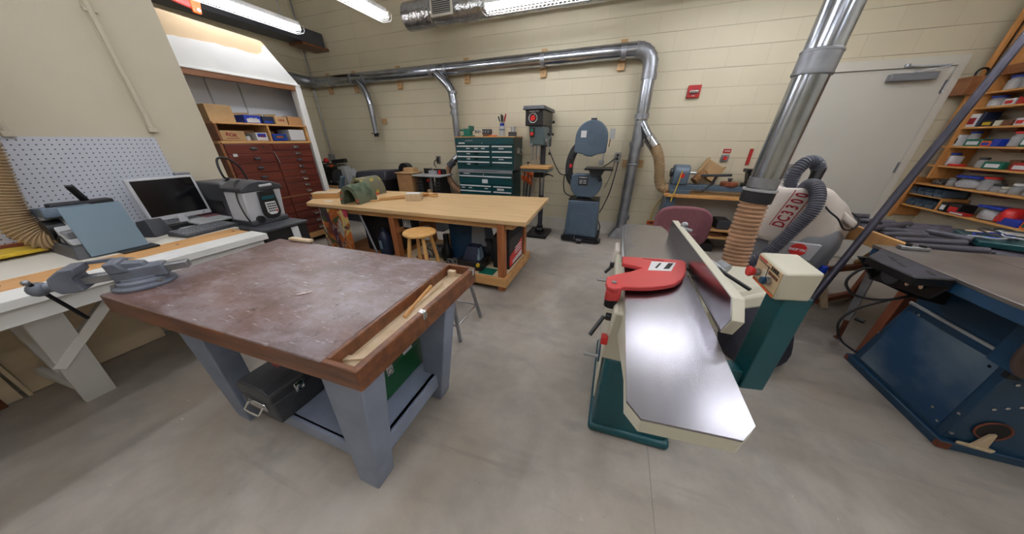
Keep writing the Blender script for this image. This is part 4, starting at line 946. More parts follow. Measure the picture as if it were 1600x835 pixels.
# ------------------------------------------------------------------ green tool chest
t = thing('tool_chest','tall dark green tool chest with white drawer pulls','tool chest',(-1.96,4.25,0))
MB().box(-2.44,-1.46,4.06,4.46,.955,1.425).build('top_box','chest_green',t,bevel=.006)
MB().box(-2.42,-1.48,4.06,4.46,.12,.93).build('bottom_box','chest_green',t,bevel=.006)
MB().box(-2.42,-1.48,4.048,4.06,.915,.965).build('trim_band','grey_plastic',t,bevel=.003)
marks(t,(-1.93,4.0475,.945),(1,0,0),(0,0,1),.42,.016,14,'dark_grey')
MB().box(-2.44,-1.46,4.045,4.06,1.33,1.42).build('lid_front','chest_green',t,bevel=.004)
for x in (-2.36,-1.54):
    for y in (4.12,4.4): MB().cyl((x-.02,y,.055),(x+.02,y,.055),.055).build('caster','black_rubber',t,bevel=.004)
def cdraw(x0,x1,z0,z1):
    d_ = MB().box(x0,x1,4.048,4.062,z0,z1).build('drawer','chest_green',t,bevel=.003)
    MB().box(x0+.01,x1-.01,4.036,4.050,z1-.022,z1-.004).build('pull','label_white',d_,bevel=.004)
    return d_
for k in range(4):
    z1 = 1.315-k*.0755
    a = cdraw(-2.425,-1.845,z1-.072,z1); b_ = cdraw(-1.82,-1.475,z1-.072,z1)
    for x in ((-2.22,),(-2.08,),(-1.96,) if k == 0 else (-2.08,)):
        MB().box(x[0]-.03,x[0]+.03,4.0455,4.048,z1-.05,z1-.036).build('drawer_label','label_white',a)
    if k in (0,2): MB().box(-1.70,-1.62,4.0455,4.048,z1-.05,z1-.036).build('drawer_label','label_white',b_)
a = cdraw(-2.42,-1.485,.74,.875); MB().box(-2.0,-1.9,4.0455,4.048,.76,.82).build('drawer_label','label_white',a)
for k in range(7):
    z1 = .725-k*.085
    a = cdraw(-2.415,-1.84,z1-.08,z1); b_ = cdraw(-1.815,-1.485,z1-.08,z1)
    if k == 0:
        for x in (-2.35,-2.22,-1.93): MB().box(x-.03,x+.03,4.0455,4.048,z1-.055,z1-.04).build('drawer_label','label_white',a)
        MB().box(-1.74,-1.62,4.0455,4.048,z1-.07,z1-.035).build('drawer_label','label_white',b_)
MB().box(-2.26,-2.13,4.042,4.046,1.375,1.39).build('name_plate','zinc',t); MB().box(-2.38,-2.27,4.042,4.046,1.338,1.355).build('sticker','label_white',t)
MB().cyl((-1.97,4.046,1.345),(-1.97,4.038,1.345),.008,n=10).build('lock','chrome',t); MB().cyl((-1.97,4.06,.895),(-1.97,4.042,.895),.008,n=10).build('lock','chrome',t)
MB().box(-2.33,-2.22,4.045,4.06,.895,.905).build('sticker','label_white',t)
b = MB(); b.ring(spline([(-1.452,4.2,1.26),(-1.42,4.2,1.25),(-1.41,4.2,1.2),(-1.41,4.3,1.2),(-1.42,4.3,1.25),(-1.452,4.3,1.26)],4),.007,8); b.build('side_handle','chrome',t)
MB().box(-1.462,-1.456,4.19,4.31,1.2,1.28).build('handle_plate','chrome',t,bevel=.003)
MB().box(-2.45,-1.45,4.05,4.46,1.425,1.44).build('lid_board','pine_x',t,bevel=.003)
# on top
Z = 1.441
t = thing('bench_grinder','small green bench vise on the left of the tool chest top','vise',(-2.28,4.2,Z))
MB().box(-2.36,-2.2,4.12,4.28,Z,Z+.02).build('base','green_plastic',t,bevel=.004)
MB().box(-2.34,-2.22,4.15,4.25,Z+.02,Z+.11).build('fixed_jaw','green_plastic',t,bevel=.012)
MB().box(-2.24,-2.2,4.14,4.26,Z+.08,Z+.15).build('jaw_top','green_plastic',t,bevel=.006)
MB().cyl((-2.42,4.2,Z+.09),(-2.2,4.2,Z+.09),.014,n=12).build('screw','green_plastic',t); MB().cyl((-2.41,4.14,Z+.09),(-2.41,4.26,Z+.09),.006,n=8).build('handle_bar','zinc',t)
bpy.data.objects['bench_grinder'].name = 'small_vise'
t = thing('metal_jig','small chrome and black clamping jig in the middle of the tool chest top','jig',(-2.06,4.2,Z))
MB().box(-2.0,-1.90,4.14,4.24,Z,Z+.03).build('wood_base','edge_brown',t,bevel=.003)
MB().box(-2.02,-1.88,4.16,4.24,Z+.03,Z+.10).build('jig_body','dark_grey',t,bevel=.006); MB().cyl((-2.16,4.2,Z+.07),(-2.02,4.2,Z+.07),.012,n=12).build('jig_rod','chrome',t)
for x in (-2.15,-2.10): MB().cyl((x-.006,4.2,Z+.07),(x+.006,4.2,Z+.07),.026,n=16).build('jig_wheel','zinc',t)
for k in range(3): MB().cyl((-2.0+.045*k,4.158,Z+.065),(-2.0+.045*k,4.15,Z+.065),.012,n=12).build('bolt','chrome',t)
tag(MB(Matrix.Translation((-1.84,4.17,Z+.008))@rot('Z',15)).cbox((0,0,0),(.13,.03,.016)).build('orange_scraper','orange',bevel=.006),'short orange scraper lying beside the tool cup on the tool chest','scraper')
t = thing('tool_cup','blue and white cup holding dark screwdrivers on the tool chest','cup',(-1.70,4.2,Z))
MB().cyl((-1.70,4.2,Z),(-1.70,4.2,Z+.14),.042).build('cup_body','lt_grey',t,bevel=.003); MB().cyl((-1.70,4.2,Z+.08),(-1.70,4.2,Z+.1),.0432).build('cup_stripe','blue_board',t)
MB().cyl((-1.70,4.2,Z+.14),(-1.70,4.2,Z+.175),.034).build('insert','blue_plastic',t)
for i, (dx, dy, m_) in enumerate(((-.03,0,'black_plastic'),(-.012,.02,'blue_black'),(.005,-.015,'black_plastic'),(.022,.01,'dark_grey'),(.035,-.005,'red_paint'),(.0,.02,'black_plastic'),(-.022,-.02,'dark_grey'))):
    t2 = thing('screwdriver','dark-handled screwdriver standing in the cup on the tool chest','screwdriver',(-1.70+dx*.5,4.2+dy*.5,Z+.16),0,'screwdrivers in the cup')
    h = .235+.03*((i*5)%3)/2
    MB().cyl((-1.70+dx*.5,4.2+dy*.5,Z+.16),(-1.70+dx*1.2,4.2+dy,Z+.2),.004,n=8).build('shaft','chrome',t2); MB().cyl((-1.70+dx*1.2,4.2+dy,Z+.2),(-1.70+dx*1.9,4.2+dy*1.6,Z+h+.03),.009,.011,n=10).build('handle',m_,t2)
t = thing('small_tub','small clear tub on a grey block on the tool chest','container',(-1.54,4.22,Z))
MB().box(-1.59,-1.49,4.17,4.27,Z,Z+.06).build('block','dark_grey',t,bevel=.004); MB().cyl((-1.53,4.22,Z+.06),(-1.53,4.22,Z+.13),.032,.04,n=20).build('tub','clear_bag',t)
# orange clamps
for i in range(5):
    x = -1.40+.035*(i%3)+.01*i; y = 4.33-.05*(i//3)
    t = thing('bar_clamp','orange-headed bar clamp leaning beside the green tool chest','clamp',(x,y,0),0,'orange bar clamps beside the tool chest')
    MB().bar((x-.01,y,.0),(x+.015+.015*i,y+.06,.93-.03*(i%3)),.022,.008).build('bar','dark_grey',t,bevel=.001)
    c = (x+.015+.015*i,y+.06,.93-.03*(i%3))
    MB().cbox((c[0],c[1]-.03,c[2]),(.05,.07,.05)).build('clamp_head','orange',t,bevel=.01)
    MB().cbox((c[0]-.02,c[1]-.04,c[2]-.09),(.045,.06,.06)).build('clamp_jaw','orange',t,bevel=.012)
    MB().cyl((c[0],c[1]-.03,c[2]-.17),(c[0],c[1]-.02,c[2]-.11),.014,n=10).build('clamp_handle','orange',t,bevel=.003)

# ------------------------------------------------------------------ drill press
t = thing('drill_press','tall floor-standing drill press with a black head and a round red emblem','drill press',(-1.03,4.05,0))
MB().box(-1.19,-.86,3.84,4.27,.0,.05).build('base','black_metal',t,bevel=.008)
b = MB(); b.box(-1.15,-1.12,3.87,4.0,.05,.0515); b.box(-.94,-.91,3.87,4.0,.05,.0515); b.build('base_slots','ink',t)
MB().lathe((-1.03,4.13,.05),[(.075,0),(.075,.02),(.05,.05),(.05,.09)],28).build('column_collar','black_metal',t,bevel=.002)
MB().cyl((-1.03,4.13,.1),(-1.03,4.13,1.5),.038,n=28).build('column','pipe_dark',t)
MB().cyl((-1.03,4.13,.62),(-1.03,4.13,1.03),.039,n=28).build('rack_column','steel',t)
b = MB(); b.box(-1.22,-.98,3.84,4.40,1.56,1.745); b.build('belt_housing','black_plastic',t,bevel=.008)
b = MB(); b.hex([(-1.25,3.80,1.745),(-.95,3.80,1.745),(-.95,4.43,1.745),(-1.25,4.43,1.745),(-1.24,3.82,1.79),(-.96,3.82,1.79),(-.96,4.42,1.79),(-1.24,4.42,1.79)]); b.build('belt_cover','dark_grey',t,bevel=.008)
MB().torus((-1.115,3.836,1.65),.055,.006,'y').build('emblem_ring','lt_grey',t); MB().cyl((-1.115,3.84,1.65),(-1.115,3.828,1.65),.034).build('emblem','red_plastic',t,bevel=.003)
MB().bar((-1.15,3.834,1.59),(-1.08,3.834,1.71),.008,.004).build('emblem_bar','lt_grey',t)
marks(t,(-1.10,3.838,1.727),(1,0,.03),(0,0,1),.13,.016,8,'label_white')
b = MB(); b.hex([(-1.16,3.88,1.32),(-.95,3.88,1.32),(-.95,4.2,1.32),(-1.16,4.2,1.32),(-1.18,3.86,1.56),(-.98,3.86,1.56),(-.98,4.22,1.56),(-1.18,4.22,1.56)]); b.build('head_casting','press_grey',t,bevel=.02,seg=3)
s_ = MB().box(-1.155,-1.095,3.845,3.87,1.43,1.54).build('switch_box','black_plastic',t,bevel=.004)
MB().box(-1.142,-1.108,3.838,3.846,1.49,1.525).build('start_button','green_plastic',s_,bevel=.002); MB().box(-1.145,-1.105,3.832,3.846,1.445,1.485).build('stop_button','red_plastic',s_,bevel=.003)
b = MB(); b.lathe((-1.06,3.96,1.12),[(.012,0),(.026,.02),(.026,.07),(.03,.075),(.03,.2)],20); b.build('chuck_quill','steel',t)
b = MB(); b.cyl((-1.13,3.93,1.13),(-1.13,3.93,1.35),.012,n=12); b.build('depth_rod','steel',t)
MB().cyl((-1.135,3.86,1.33),(-1.135,3.96,1.33),.02,n=12).build('depth_collar','zinc',t,bevel=.002)
MB().cyl((-.97,3.98,1.38),(-.93,3.98,1.38),.03).build('feed_hub','zinc',t)
for a in (60,180,300):
    a = math.radians(a); e = (-.90,3.98+.14*math.sin(a),1.38+.16*math.cos(a)-.0)
    q = MB(); q.cyl((-.945,3.98,1.38),e,.006,n=8); h = q.build('feed_lever','steel',t); MB().ball(e,.02).build('lever_knob','black_plastic',h)
MB().ball((-.93,4.26,1.62),.02).build('tension_knob','black_plastic',t)
b = MB(); b.cyl((-.98,4.26,1.62),(-.94,4.26,1.62),.008,n=8); b.build('tension_stem','zinc',t)
MB().cyl((-1.03,4.3,1.56),(-1.03,4.3,1.30),.075).build('motor','dark_grey',t,bevel=.01)
b = MB(); b.box(-1.24,-.86,3.76,4.1,.985,1.03); b.build('table','press_grey',t,bevel=.006); b = MB(); b.box(-1.25,-.85,3.74,4.1,1.031,1.062); b.build('wood_table_top','pine_x',t,bevel=.003)
b = MB(); b.box(-1.10,-.96,3.9,4.2,.90,.985); b.build('table_bracket','black_metal',t,bevel=.01)
b = MB(); b.cyl((-.97,4.06,.93),(-.90,4.06,.93),.01,n=8); b.bar((-.90,4.06,.93),(-.84,4.03,.91),.014,.01); b.build('table_crank','black_metal',t)
MB().lathe((-1.155,3.8,1.063),[(.004,0),(.004,.03),(.02,.035),(.02,.05)],14).build('clamp_knob','black_plastic',t)

# ------------------------------------------------------------------ band saw
t = thing('band_saw','blue-grey floor-standing band saw with two round wheel housings','band saw',(-.36,4.1,0))
b = MB(); b.hex([(-.60,3.94,.075),(-.13,3.94,.075),(-.13,4.33,.075),(-.60,4.33,.075),(-.575,3.96,.60),(-.155,3.96,.60),(-.155,4.31,.60),(-.575,4.31,.60)]); b.build('cabinet','machine_blue',t,bevel=.012)
b = MB(); b.hex([(-.545,3.932,.10),(-.235,3.932,.10),(-.235,3.945,.10),(-.545,3.945,.10),(-.53,3.95,.57),(-.245,3.95,.57),(-.245,3.965,.57),(-.53,3.965,.57)]); dd = b.build('cabinet_door','machine_blue',t,bevel=.004)
for k in range(4):
    z = .55-.03*k; MB().bar((-.50+.02*0,3.947-.0009*k,z-.04),(-.30,3.947-.0009*k,z-.04),.006,.008).build('vent','machine_blue',dd,bevel=.002)
b = MB(); b.box(-.58,-.15,3.97,4.3,.60,.615); b.build('cabinet_top','black_metal',t,bevel=.004)
b = MB(); b.hex([(-.5,4.0,.615),(-.24,4.0,.615),(-.24,4.2,.615),(-.5,4.2,.615),(-.44,4.0,.66),(-.30,4.0,.66),(-.30,4.2,.66),(-.44,4.2,.66)]); b.build('neck','black_metal',t,bevel=.006)
# lower housing: disc with an arm to the left
P = arc((-.365,.835),.215,-200,20,26)+[(-.17,.925),(-.19,.96),(-.50,.965),(-.575,.94)]
b = MB(); b.prism('y',P,4.0,4.13); b.build('lower_wheel_housing','machine_blue',t,bevel=.014,seg=3)
P = arc((-.36,1.42),.205,0,180,24)+[(-.568,1.36),(-.57,1.235),(-.45,1.215),(-.40,1.19),(-.33,1.185),(-.27,1.215),(-.155,1.235),(-.152,1.36)]
b = MB(); b.prism('y',P,4.0,4.14); b.build('upper_wheel_housing','machine_blue',t,bevel=.016,seg=3)
MB().box(-.39,-.32,4.02,4.1,1.625,1.645).build('tension_cap','dark_grey',t,bevel=.004)
b = MB(); b.ring(spline([(-.50,4.16,.78),(-.60,4.16,.86),(-.635,4.16,.98),(-.63,4.16,1.12),(-.58,4.16,1.26),(-.50,4.16,1.34)],5),.055,16); b.build('frame_arm','dark_grey',t)
b = MB(); b.box(-.63,-.575,4.06,4.12,.92,1.16); s_ = b.build('switch_box','black_plastic',t,bevel=.006); MB().box(-.622,-.583,4.045,4.061,1.04,1.085).build('stop_paddle','red_plastic',s_,bevel=.003)
b = MB(); b.box(-.386,-.382,4.05,4.053,.95,1.22); b.build('blade','steel',t)
b = MB(); b.bar((-.175,4.05,1.24),(-.195,4.05,1.08),.022,.03); b.build('guide_post','steel',t,bevel=.003); b = MB(); b.box(-.225,-.165,4.02,4.09,1.08,1.14); b.build('blade_guide','zinc',t,bevel=.006)
b = MB(); b.box(-.39,-.03,3.86,4.2,1.025,1.05); b.build('table','black_metal',t,bevel=.004)
b = MB(); b.hex([(-.30,3.95,.93),(-.18,3.95,.93),(-.18,4.1,.93),(-.30,4.1,.93),(-.34,3.92,1.025),(-.13,3.92,1.025),(-.13,4.12,1.025),(-.34,4.12,1.025)]); b.build('trunnion','dark_grey',t,bevel=.01)
MB().cyl((-.19,3.92,.93),(-.17,3.88,.90),.025,n=16).build('tilt_knob','black_plastic',t,bevel=.003)
b = MB(); b.box(-.47,-.34,3.995,4.0,.81,.935); pl = b.build('name_plate','black_plastic',t)
marks(pl,(-.405,3.9945,.917),(1,0,0),(0,0,1),.11,.018,6,'label_white')
b = MB()
for k in range(3): b.box(-.455,-.41,3.9935,3.995,.835+.02*k,.845+.02*k); b.box(-.40,-.355,3.9935,3.995,.835+.02*k,.845+.02*k)
b.build('plate_print','lt_grey',pl)
b = MB(); b.box(-.495,-.425,3.992,3.999,1.42,1.50); b.build('sticker','paper',t)
b = MB(); b.prism('y',[(-.37,1.50),(-.33,1.46),(-.30,1.38),(-.33,1.33),(-.37,1.34),(-.40,1.42)],3.992,4.0); b.build('wheel_boss','machine_blue',t,bevel=.003)
b = MB(); b.box(-.135,-.075,4.02,4.03,1.40,1.52); b.build('hanging_card','lt_grey',t,bevel=.003); b = MB(); b.cyl((-.12,4.03,1.40),(-.13,4.05,1.31),.006,n=8); b.build('card_arm','edge_brown',t)
b = MB(); b.box(-.62,-.07,3.86,3.885,.02,.06); b.box(-.62,-.59,3.885,4.36,.02,.075); b.box(-.12,-.09,3.885,4.36,.02,.075); b.box(-.62,-.09,3.885,4.36,.06,.076); b.build('mobile_base','black_metal',t,bevel=.004)
for x in (-.63,-.07): MB().cyl((x-.012,3.96,.035),(x+.012,3.96,.035),.035,n=18).build('base_wheel','black_rubber',t,bevel=.004)
b = MB(); b.cyl((-.39,3.83,.025),(-.33,3.83,.025),.025,n=16); b.build('swivel_wheel','black_rubber',t); b = MB(); b.box(-.40,-.32,3.80,3.86,.055,.07); b.cyl((-.43,3.84,.06),(-.42,3.83,.2),.005,n=8); b.build('foot_lever','zinc',t,bevel=.002)
for nm, pts, lb in (('power_cable',[(-.60,4.1,.96),(-.68,4.1,.93),(-.69,4.1,.8),(-.66,4.1,.68),(-.56,4.12,.62)],'black cable looping from the band saw switch box to its cabinet'),
    ('power_cable',[(.0,4.44,1.16),(-.05,4.4,1.13),(-.12,4.35,1.07),(-.2,4.3,1.03)],'short black cable from the wall outlet to the band saw table'),
    ('power_cable',[(.02,4.44,1.10),(.0,4.42,.9),(-.04,4.4,.65),(-.12,4.38,.4),(-.17,4.4,.3),(-.1,4.3,.15),(-.12,4.2,.1)],'long black cable hanging from the wall outlet behind the band saw'),
    ('power_cable',[(-.03,4.45,1.10),(-.06,4.45,.9),(-.12,4.45,.72)],'thin grey cable hanging down the wall beside the band saw'),
    ('power_cable',[(-1.0,4.3,1.3),(-.93,4.4,1.1),(-.82,4.42,.92),(-.72,4.44,.88),(-.62,4.44,.76)],'black cable drooping along the wall from the drill press to the band saw'),
    ('power_cable',[(-3.07,4.445,1.08),(-3.12,4.42,1.05),(-3.10,4.36,.98),(-3.02,4.3,.95)],'short dark cable hanging from the outlet above the router table')):
    tag(MB().pipe(pts,.0075 if 'thin' not in lb else .004).build(nm,'black_rubber' if 'grey' not in lb else 'dark_grey'),lb,'cable')

# ------------------------------------------------------------------ tools behind the maple table
tag(MB().box(-5.55,-2.55,3.62,4.44,.0,.44).build('back_bench','dark_grey',bevel=.004),'low dark bench along the back wall under the stored machines','bench')
t = thing('scroll_saw','black and grey mitre saw with a red handle on the low bench by the closet','saw',(-5.0,3.95,.441))
MB().box(-5.35,-4.72,3.8,4.2,.441,.50).build('base','grey_plastic',t,bevel=.008)
MB().box(-5.32,-5.28,3.84,4.16,.5,.98).build('side_frame','black_metal',t,bevel=.006)
b = MB(); b.lathe((-5.0,3.9,.72),[(.02,0),(.17,0),(.17,.05),(.02,.05)],32,'y'); b.build('blade_guard','dark_grey',t,bevel=.004)
MB().cyl((-5.1,4.1,.78),(-4.8,4.1,.82),.08).build('motor','silver_plastic',t,bevel=.01)
MB().bar((-5.25,3.9,.93),(-4.85,4.0,.97),.05,.05).build('arm','zinc',t,bevel=.01)
MB().bar((-5.05,3.92,1.02),(-4.72,3.92,1.05),.07,.07).build('top_bar','black_plastic',t,bevel=.008)
MB().ball((-5.2,3.9,1.04),.045).build('red_knob','red_plastic',t); MB().box(-5.12,-5.04,3.86,3.9,.93,.97).build('red_trigger','orange',t,bevel=.008)
b = MB(); b.ring(spline([(-5.15,3.9,1.0),(-5.3,3.9,1.01),(-5.42,3.9,.97),(-5.42,3.9,.88)],5),.014,10); b.build('carry_handle','black_rubber',t)
b = MB(); b.box(-4.86,-4.74,3.88,4.0,.55,.95); b.build('post','lt_grey',t,bevel=.01)
MB().cyl((-5.3,3.82,.52),(-4.9,3.75,.54),.03).build('clamp_bar','silver_plastic',t)
for k in range(5): MB().cyl((-5.22+.09*k,3.86,.62+.05*(k%2)),(-5.20+.09*k,3.82,.62+.05*(k%2)),.022,n=12).build('bolt_head','chrome' if k % 2 else 'black_metal',t)
MB().box(-5.28,-4.75,3.79,3.83,.56,.60).build('fence','pine_x',t,bevel=.003)
tag(MB(Matrix.Translation((-4.72,3.7,.62))@rot('Y',28)).cbox((0,0,0),(.05,.09,.42)).build('grey_tube','blue_board',bevel=.02),'light blue-grey plastic tube leaning against the mitre saw','tube')
t = thing('machine_cover','black machine under a grey fabric cover behind the painted arches','machine',(-4.0,3.9,.441))
MB().hex([(-4.40,3.72,.441),(-3.80,3.72,.441),(-3.70,4.1,.441),(-4.32,4.1,.441),(-4.3,3.74,.80),(-3.68,3.74,.80),(-3.68,4.1,.80),(-4.3,4.1,.80)]).build('body','black_plastic',t,bevel=.01)
MB().hex([(-4.35,3.70,.78),(-3.66,3.70,.76),(-3.66,4.12,.76),(-4.35,4.12,.78),(-4.33,3.74,.885),(-3.67,3.74,.92),(-3.67,4.1,.92),(-4.33,4.1,.885)]).build('cover','pipe_dark',t,bevel=.02)
MB().cyl((-3.78,3.715,.55),(-3.78,3.712,.55),.03).build('round_sticker','label_white',t)
t = thing('chop_saw','dark rounded power saw between the covered machine and the cardboard box','saw',(-3.55,4.15,.441))
MB().box(-3.78,-3.60,4.14,4.4,.441,.75).build('base','grey_plastic',t,bevel=.02)
MB().lathe((-3.70,4.3,.88),[(.02,-.06),(.13,-.06),(.13,.06),(.02,.06)],30,'y').build('guard','black_plastic',t,bevel=.008)
MB().cyl((-3.68,4.22,.86),(-3.55,4.22,.84),.06).build('motor','frame_red',t,bevel=.008)
t = carton('cardboard_box','brown cardboard box standing between the saw and the router table',3.88,4.18,.441,.43,-3.56,-3.25,'cardboard')
MB().box(-3.58,-3.23,3.86,4.20,.872,.885).build('lid','cardboard_light',t,bevel=.003)
tag(MB().box(-3.48,-3.28,3.98,4.12,.886,.955).build('small_carton','cardboard_light',bevel=.003),'small tan carton lying on the lid of the brown cardboard box','box')
t = thing('router_table','black router table with a pale top and red knobs beside the tool chest','router table',(-2.98,4.05,.441))
MB().box(-3.22,-2.66,3.86,4.26,.835,.86).build('table_top','lt_grey',t,bevel=.006)
for x0 in (-3.14,-2.80):
    b = MB(); b.hex([(x0-.04,3.9,.455),(x0+.10,3.9,.455),(x0+.10,4.22,.455),(x0-.04,4.22,.455),(x0,3.92,.835),(x0+.07,3.92,.835),(x0+.07,4.2,.835),(x0,4.2,.835)]); l = b.build('side_panel','black_plastic',t,bevel=.006)
    b = MB()
    for k in range(5): b.box(x0-.02,x0+.08,3.895,3.9,.52+.055*k,.535+.055*k)
    b.build('panel_rib','dark_grey',l)
MB().box(-3.2,-2.66,3.88,4.24,.441,.46).build('base_plate','grey_plastic',t,bevel=.004)
MB().box(-3.15,-2.72,4.1,4.14,.86,.945).build('fence','black_plastic',t,bevel=.005); MB().box(-3.01,-2.87,4.04,4.1,.86,.92).build('guard','clear_bag',t,bevel=.006)
MB().cyl((-2.80,4.06,.86),(-2.80,4.06,.93),.022).build('red_knob','red_plastic',t,bevel=.004); MB().ball((-2.97,3.95,.77),.026).build('red_knob','red_plastic',t)
MB().cyl((-2.96,4.02,.6),(-2.96,4.02,.82),.05).build('router_motor','zinc',t,bevel=.006); MB().box(-3.0,-2.93,3.93,3.99,.5,.62).build('switch','cardboard_light',t,bevel=.006)
MB().bar((-2.9,4.05,.92),(-2.94,4.03,.97),.01,.02).build('dust_port','chrome',t)

# ------------------------------------------------------------------ lathe
t = thing('lathe_bench','steel bench with an orange-edged top and shelves carrying the lathe','bench',(1.2,4.25,0))
MB().box(.66,1.82,4.05,4.44,.715,.745).build('top','orange_plank',t,bevel=.004)
MB().box(.66,1.82,4.04,4.052,.715,.748).build('front_edge','shelf_wood',t,bevel=.002)
for x in (.72,1.7):
    b = MB(); b.hex([(x-.05,4.08,0),(x+.06,4.08,0),(x+.06,4.42,0),(x-.05,4.42,0),(x-.03,4.1,.715),(x+.09,4.1,.715),(x+.09,4.4,.715),(x-.03,4.4,.715)]); b.build('leg','machine_blue',t,bevel=.006)
MB().box(.79,1.66,4.07,4.42,.20,.225).build('shelf','orange_plank',t,bevel=.003); MB().box(.79,1.66,4.07,4.42,.30,.32).build('shelf','orange_plank',t,bevel=.003)
MB().box(.79,1.66,4.42,4.44,.0,.7).build('back_panel','trim_white',t)
t = thing('wood_lathe','blue-grey wood lathe on the orange-edged bench','lathe',(1.15,4.25,.746))
MB().box(.70,1.78,4.15,4.21,.80,.86).build('bed_rail','machine_blue',t,bevel=.006); MB().box(.70,1.78,4.27,4.33,.80,.86).build('bed_rail','machine_blue',t,bevel=.006)
MB().box(.72,.95,4.12,4.36,.746,.80).build('bed_foot','machine_blue',t,bevel=.006); MB().box(1.6,1.78,4.12,4.36,.746,.80).build('bed_foot','machine_blue',t,bevel=.006)
b = MB(); b.prism('x',[(4.13,.86),(4.36,.86),(4.37,1.0),(4.33,1.08),(4.28,1.10),(4.2,1.10),(4.15,1.07),(4.12,1.0)],.72,.90); b.build('headstock','machine_blue',t,bevel=.018,seg=3)
MB().cyl((.69,4.245,1.0),(.72,4.245,1.0),.055).build('hand_wheel','dark_grey',t,bevel=.005); MB().cyl((.90,4.245,1.0),(.99,4.245,1.0),.018).build('spindle','steel',t)
MB().box(.79,.84,4.118,4.124,.95,1.0).build('red_badge','red_plastic',t)
MB().bar((1.02,4.12,.985),(1.34,4.12,1.0),.03,.03).build('tool_rest','dark_grey',t,bevel=.005); MB().cyl((1.19,4.13,.98),(1.17,4.16,.87),.016).build('rest_post','dark_grey',t); MB().bar((1.08,4.12,.80),(1.2,4.2,.9),.03,.025).build('rest_base','dark_grey',t,bevel=.005)
b = MB(); b.box(1.52,1.70,4.16,4.32,.86,.90); b.hex([(1.55,4.18,.90),(1.66,4.18,.90),(1.66,4.3,.90),(1.55,4.3,.90),(1.52,4.19,1.03),(1.70,4.19,1.03),(1.70,4.29,1.03),(1.52,4.29,1.03)]); b.box(1.5,1.76,4.17,4.31,1.03,1.07); b.build('tailstock','black_metal',t,bevel=.006)
MB().bar((1.6,4.24,1.07),(1.64,4.2,1.13),.02,.02).build('tailstock_lever','zinc',t)
MB().cyl((1.68,4.24,1.07),(1.68,4.24,1.10),.035,n=16).build('hand_wheel','dark_grey',t)
t = thing('open_carton','open tilted cardboard carton with a ribbed hose mouth on the lathe','box',(1.1,4.36,.87))
T_ = Matrix.Translation((1.17,4.36,1.03))@rot('Y',28)@rot('X',-12)
b = MB(T_); b.box(-.12,.12,.03,.05,-.11,.11); b.box(-.12,-.105,-.04,.03,-.11,.11); b.box(.105,.12,-.04,.03,-.11,.11); b.box(-.12,.12,-.04,.03,-.11,-.095); b.build('carton_body','cardboard_light',t,bevel=.002)
MB().hose([(1.12,4.30,1.0),(1.05,4.28,.96),(.99,4.25,.90)],.045,.02,.005).build('hose_mouth','cardboard',t)
t = thing('wood_bowl','round reddish wooden faceplate lying on the lathe bed','bowl',(1.37,4.2,.861)); MB().lathe((1.37,4.22,.861),[(.09,0),(.095,.02),(.09,.05),(.03,.055)],30).build('disc','frame_red',t,bevel=.003); MB().lathe((1.37,4.22,.916),[(.02,0),(.02,.02),(.03,.025),(.02,.04)],16).build('hub','dark_grey',t)
tag(MB().pipe([(.80,4.10,1.04),(.79,4.09,.93),(.77,4.06,.8),(.75,4.03,.74),(.74,4.02,.66)],.006).build('extension_cord','yellow'),'yellow cord hanging over the lathe headstock','cord')
tag(MB().pipe([(.74,4.3,.72),(.68,4.44,.6),(.62,4.45,.45),(.61,4.45,.28)],.006).build('extension_cord','yellow'),'thin yellow cord running down the wall to the orange tag','cord')
t = thing('orange_tag','orange tag with a black mark low on the wall beside the lathe bench','tag',(.63,4.46,.21)); MB().box(.57,.70,4.465,4.479,.215,.275).build('plate','orange',t,bevel=.002); MB().box(.60,.66,4.462,4.466,.235,.257).build('mark','ink',t)
for (x0,x1,z,h,m_,lb) in ((1.0,1.3,.321,.13,'frame_red','dark red-brown box on the upper shelf under the lathe'),(1.36,1.5,.321,.12,'dark_grey','dark grey box on the upper shelf under the lathe'),(1.1,1.45,.226,.05,'edge_brown','flat brown board on the lower shelf under the lathe'),(.9,1.4,.0,.11,'black_plastic','low black box on the floor under the lathe bench')):
    tag(MB().box(x0,x1,4.12,4.36,z,z+h).build('storage_box',m_,bevel=.006),lb,'box')

# office chair
t = thing('office_chair','mauve upholstered office chair behind the jointer','chair',(.73,3.15,0))
P = []
for i in range(40):
    a = 2*PI*i/40; cx, cz = math.cos(a), math.sin(a)
    P.append((.70+.25*math.copysign(abs(cx)**.62,cx), .60+.205*math.copysign(abs(cz)**.62,cz)))
b = MB(); b.prism('y',P,2.98,3.04); b.build('backrest','chair_mauve',t,bevel=.022,seg=3)
b = MB(); b.box(.76,.84,2.955,2.978,.22,.55); b.build('back_post','chair_mauve',t,bevel=.008)
P = arc((.72,3.26),.24,0,360,28)[:-1]; b = MB(); b.prism('z',P,.36,.43); b.build('seat','chair_mauve',t,bevel=.02,seg=3)
MB().bar((.78,2.97,.28),(.74,3.25,.34),.07,.02).build('back_bracket','black_metal',t,bevel=.004)
MB().cyl((.72,3.26,.09),(.72,3.26,.36),.025).build('gas_column','black_metal',t)
for k in range(5):
    a = 2*PI*k/5+.3; e = (.72+.26*math.cos(a),3.26+.26*math.sin(a),.075)
    l = MB().bar((.72,3.26,.10),e,.035,.03).build('base_arm','black_plastic',t,bevel=.005); MB().cyl((e[0]-.014,e[1],.028),(e[0]+.014,e[1],.028),.028,n=14).build('caster','black_rubber',l,bevel=.003)
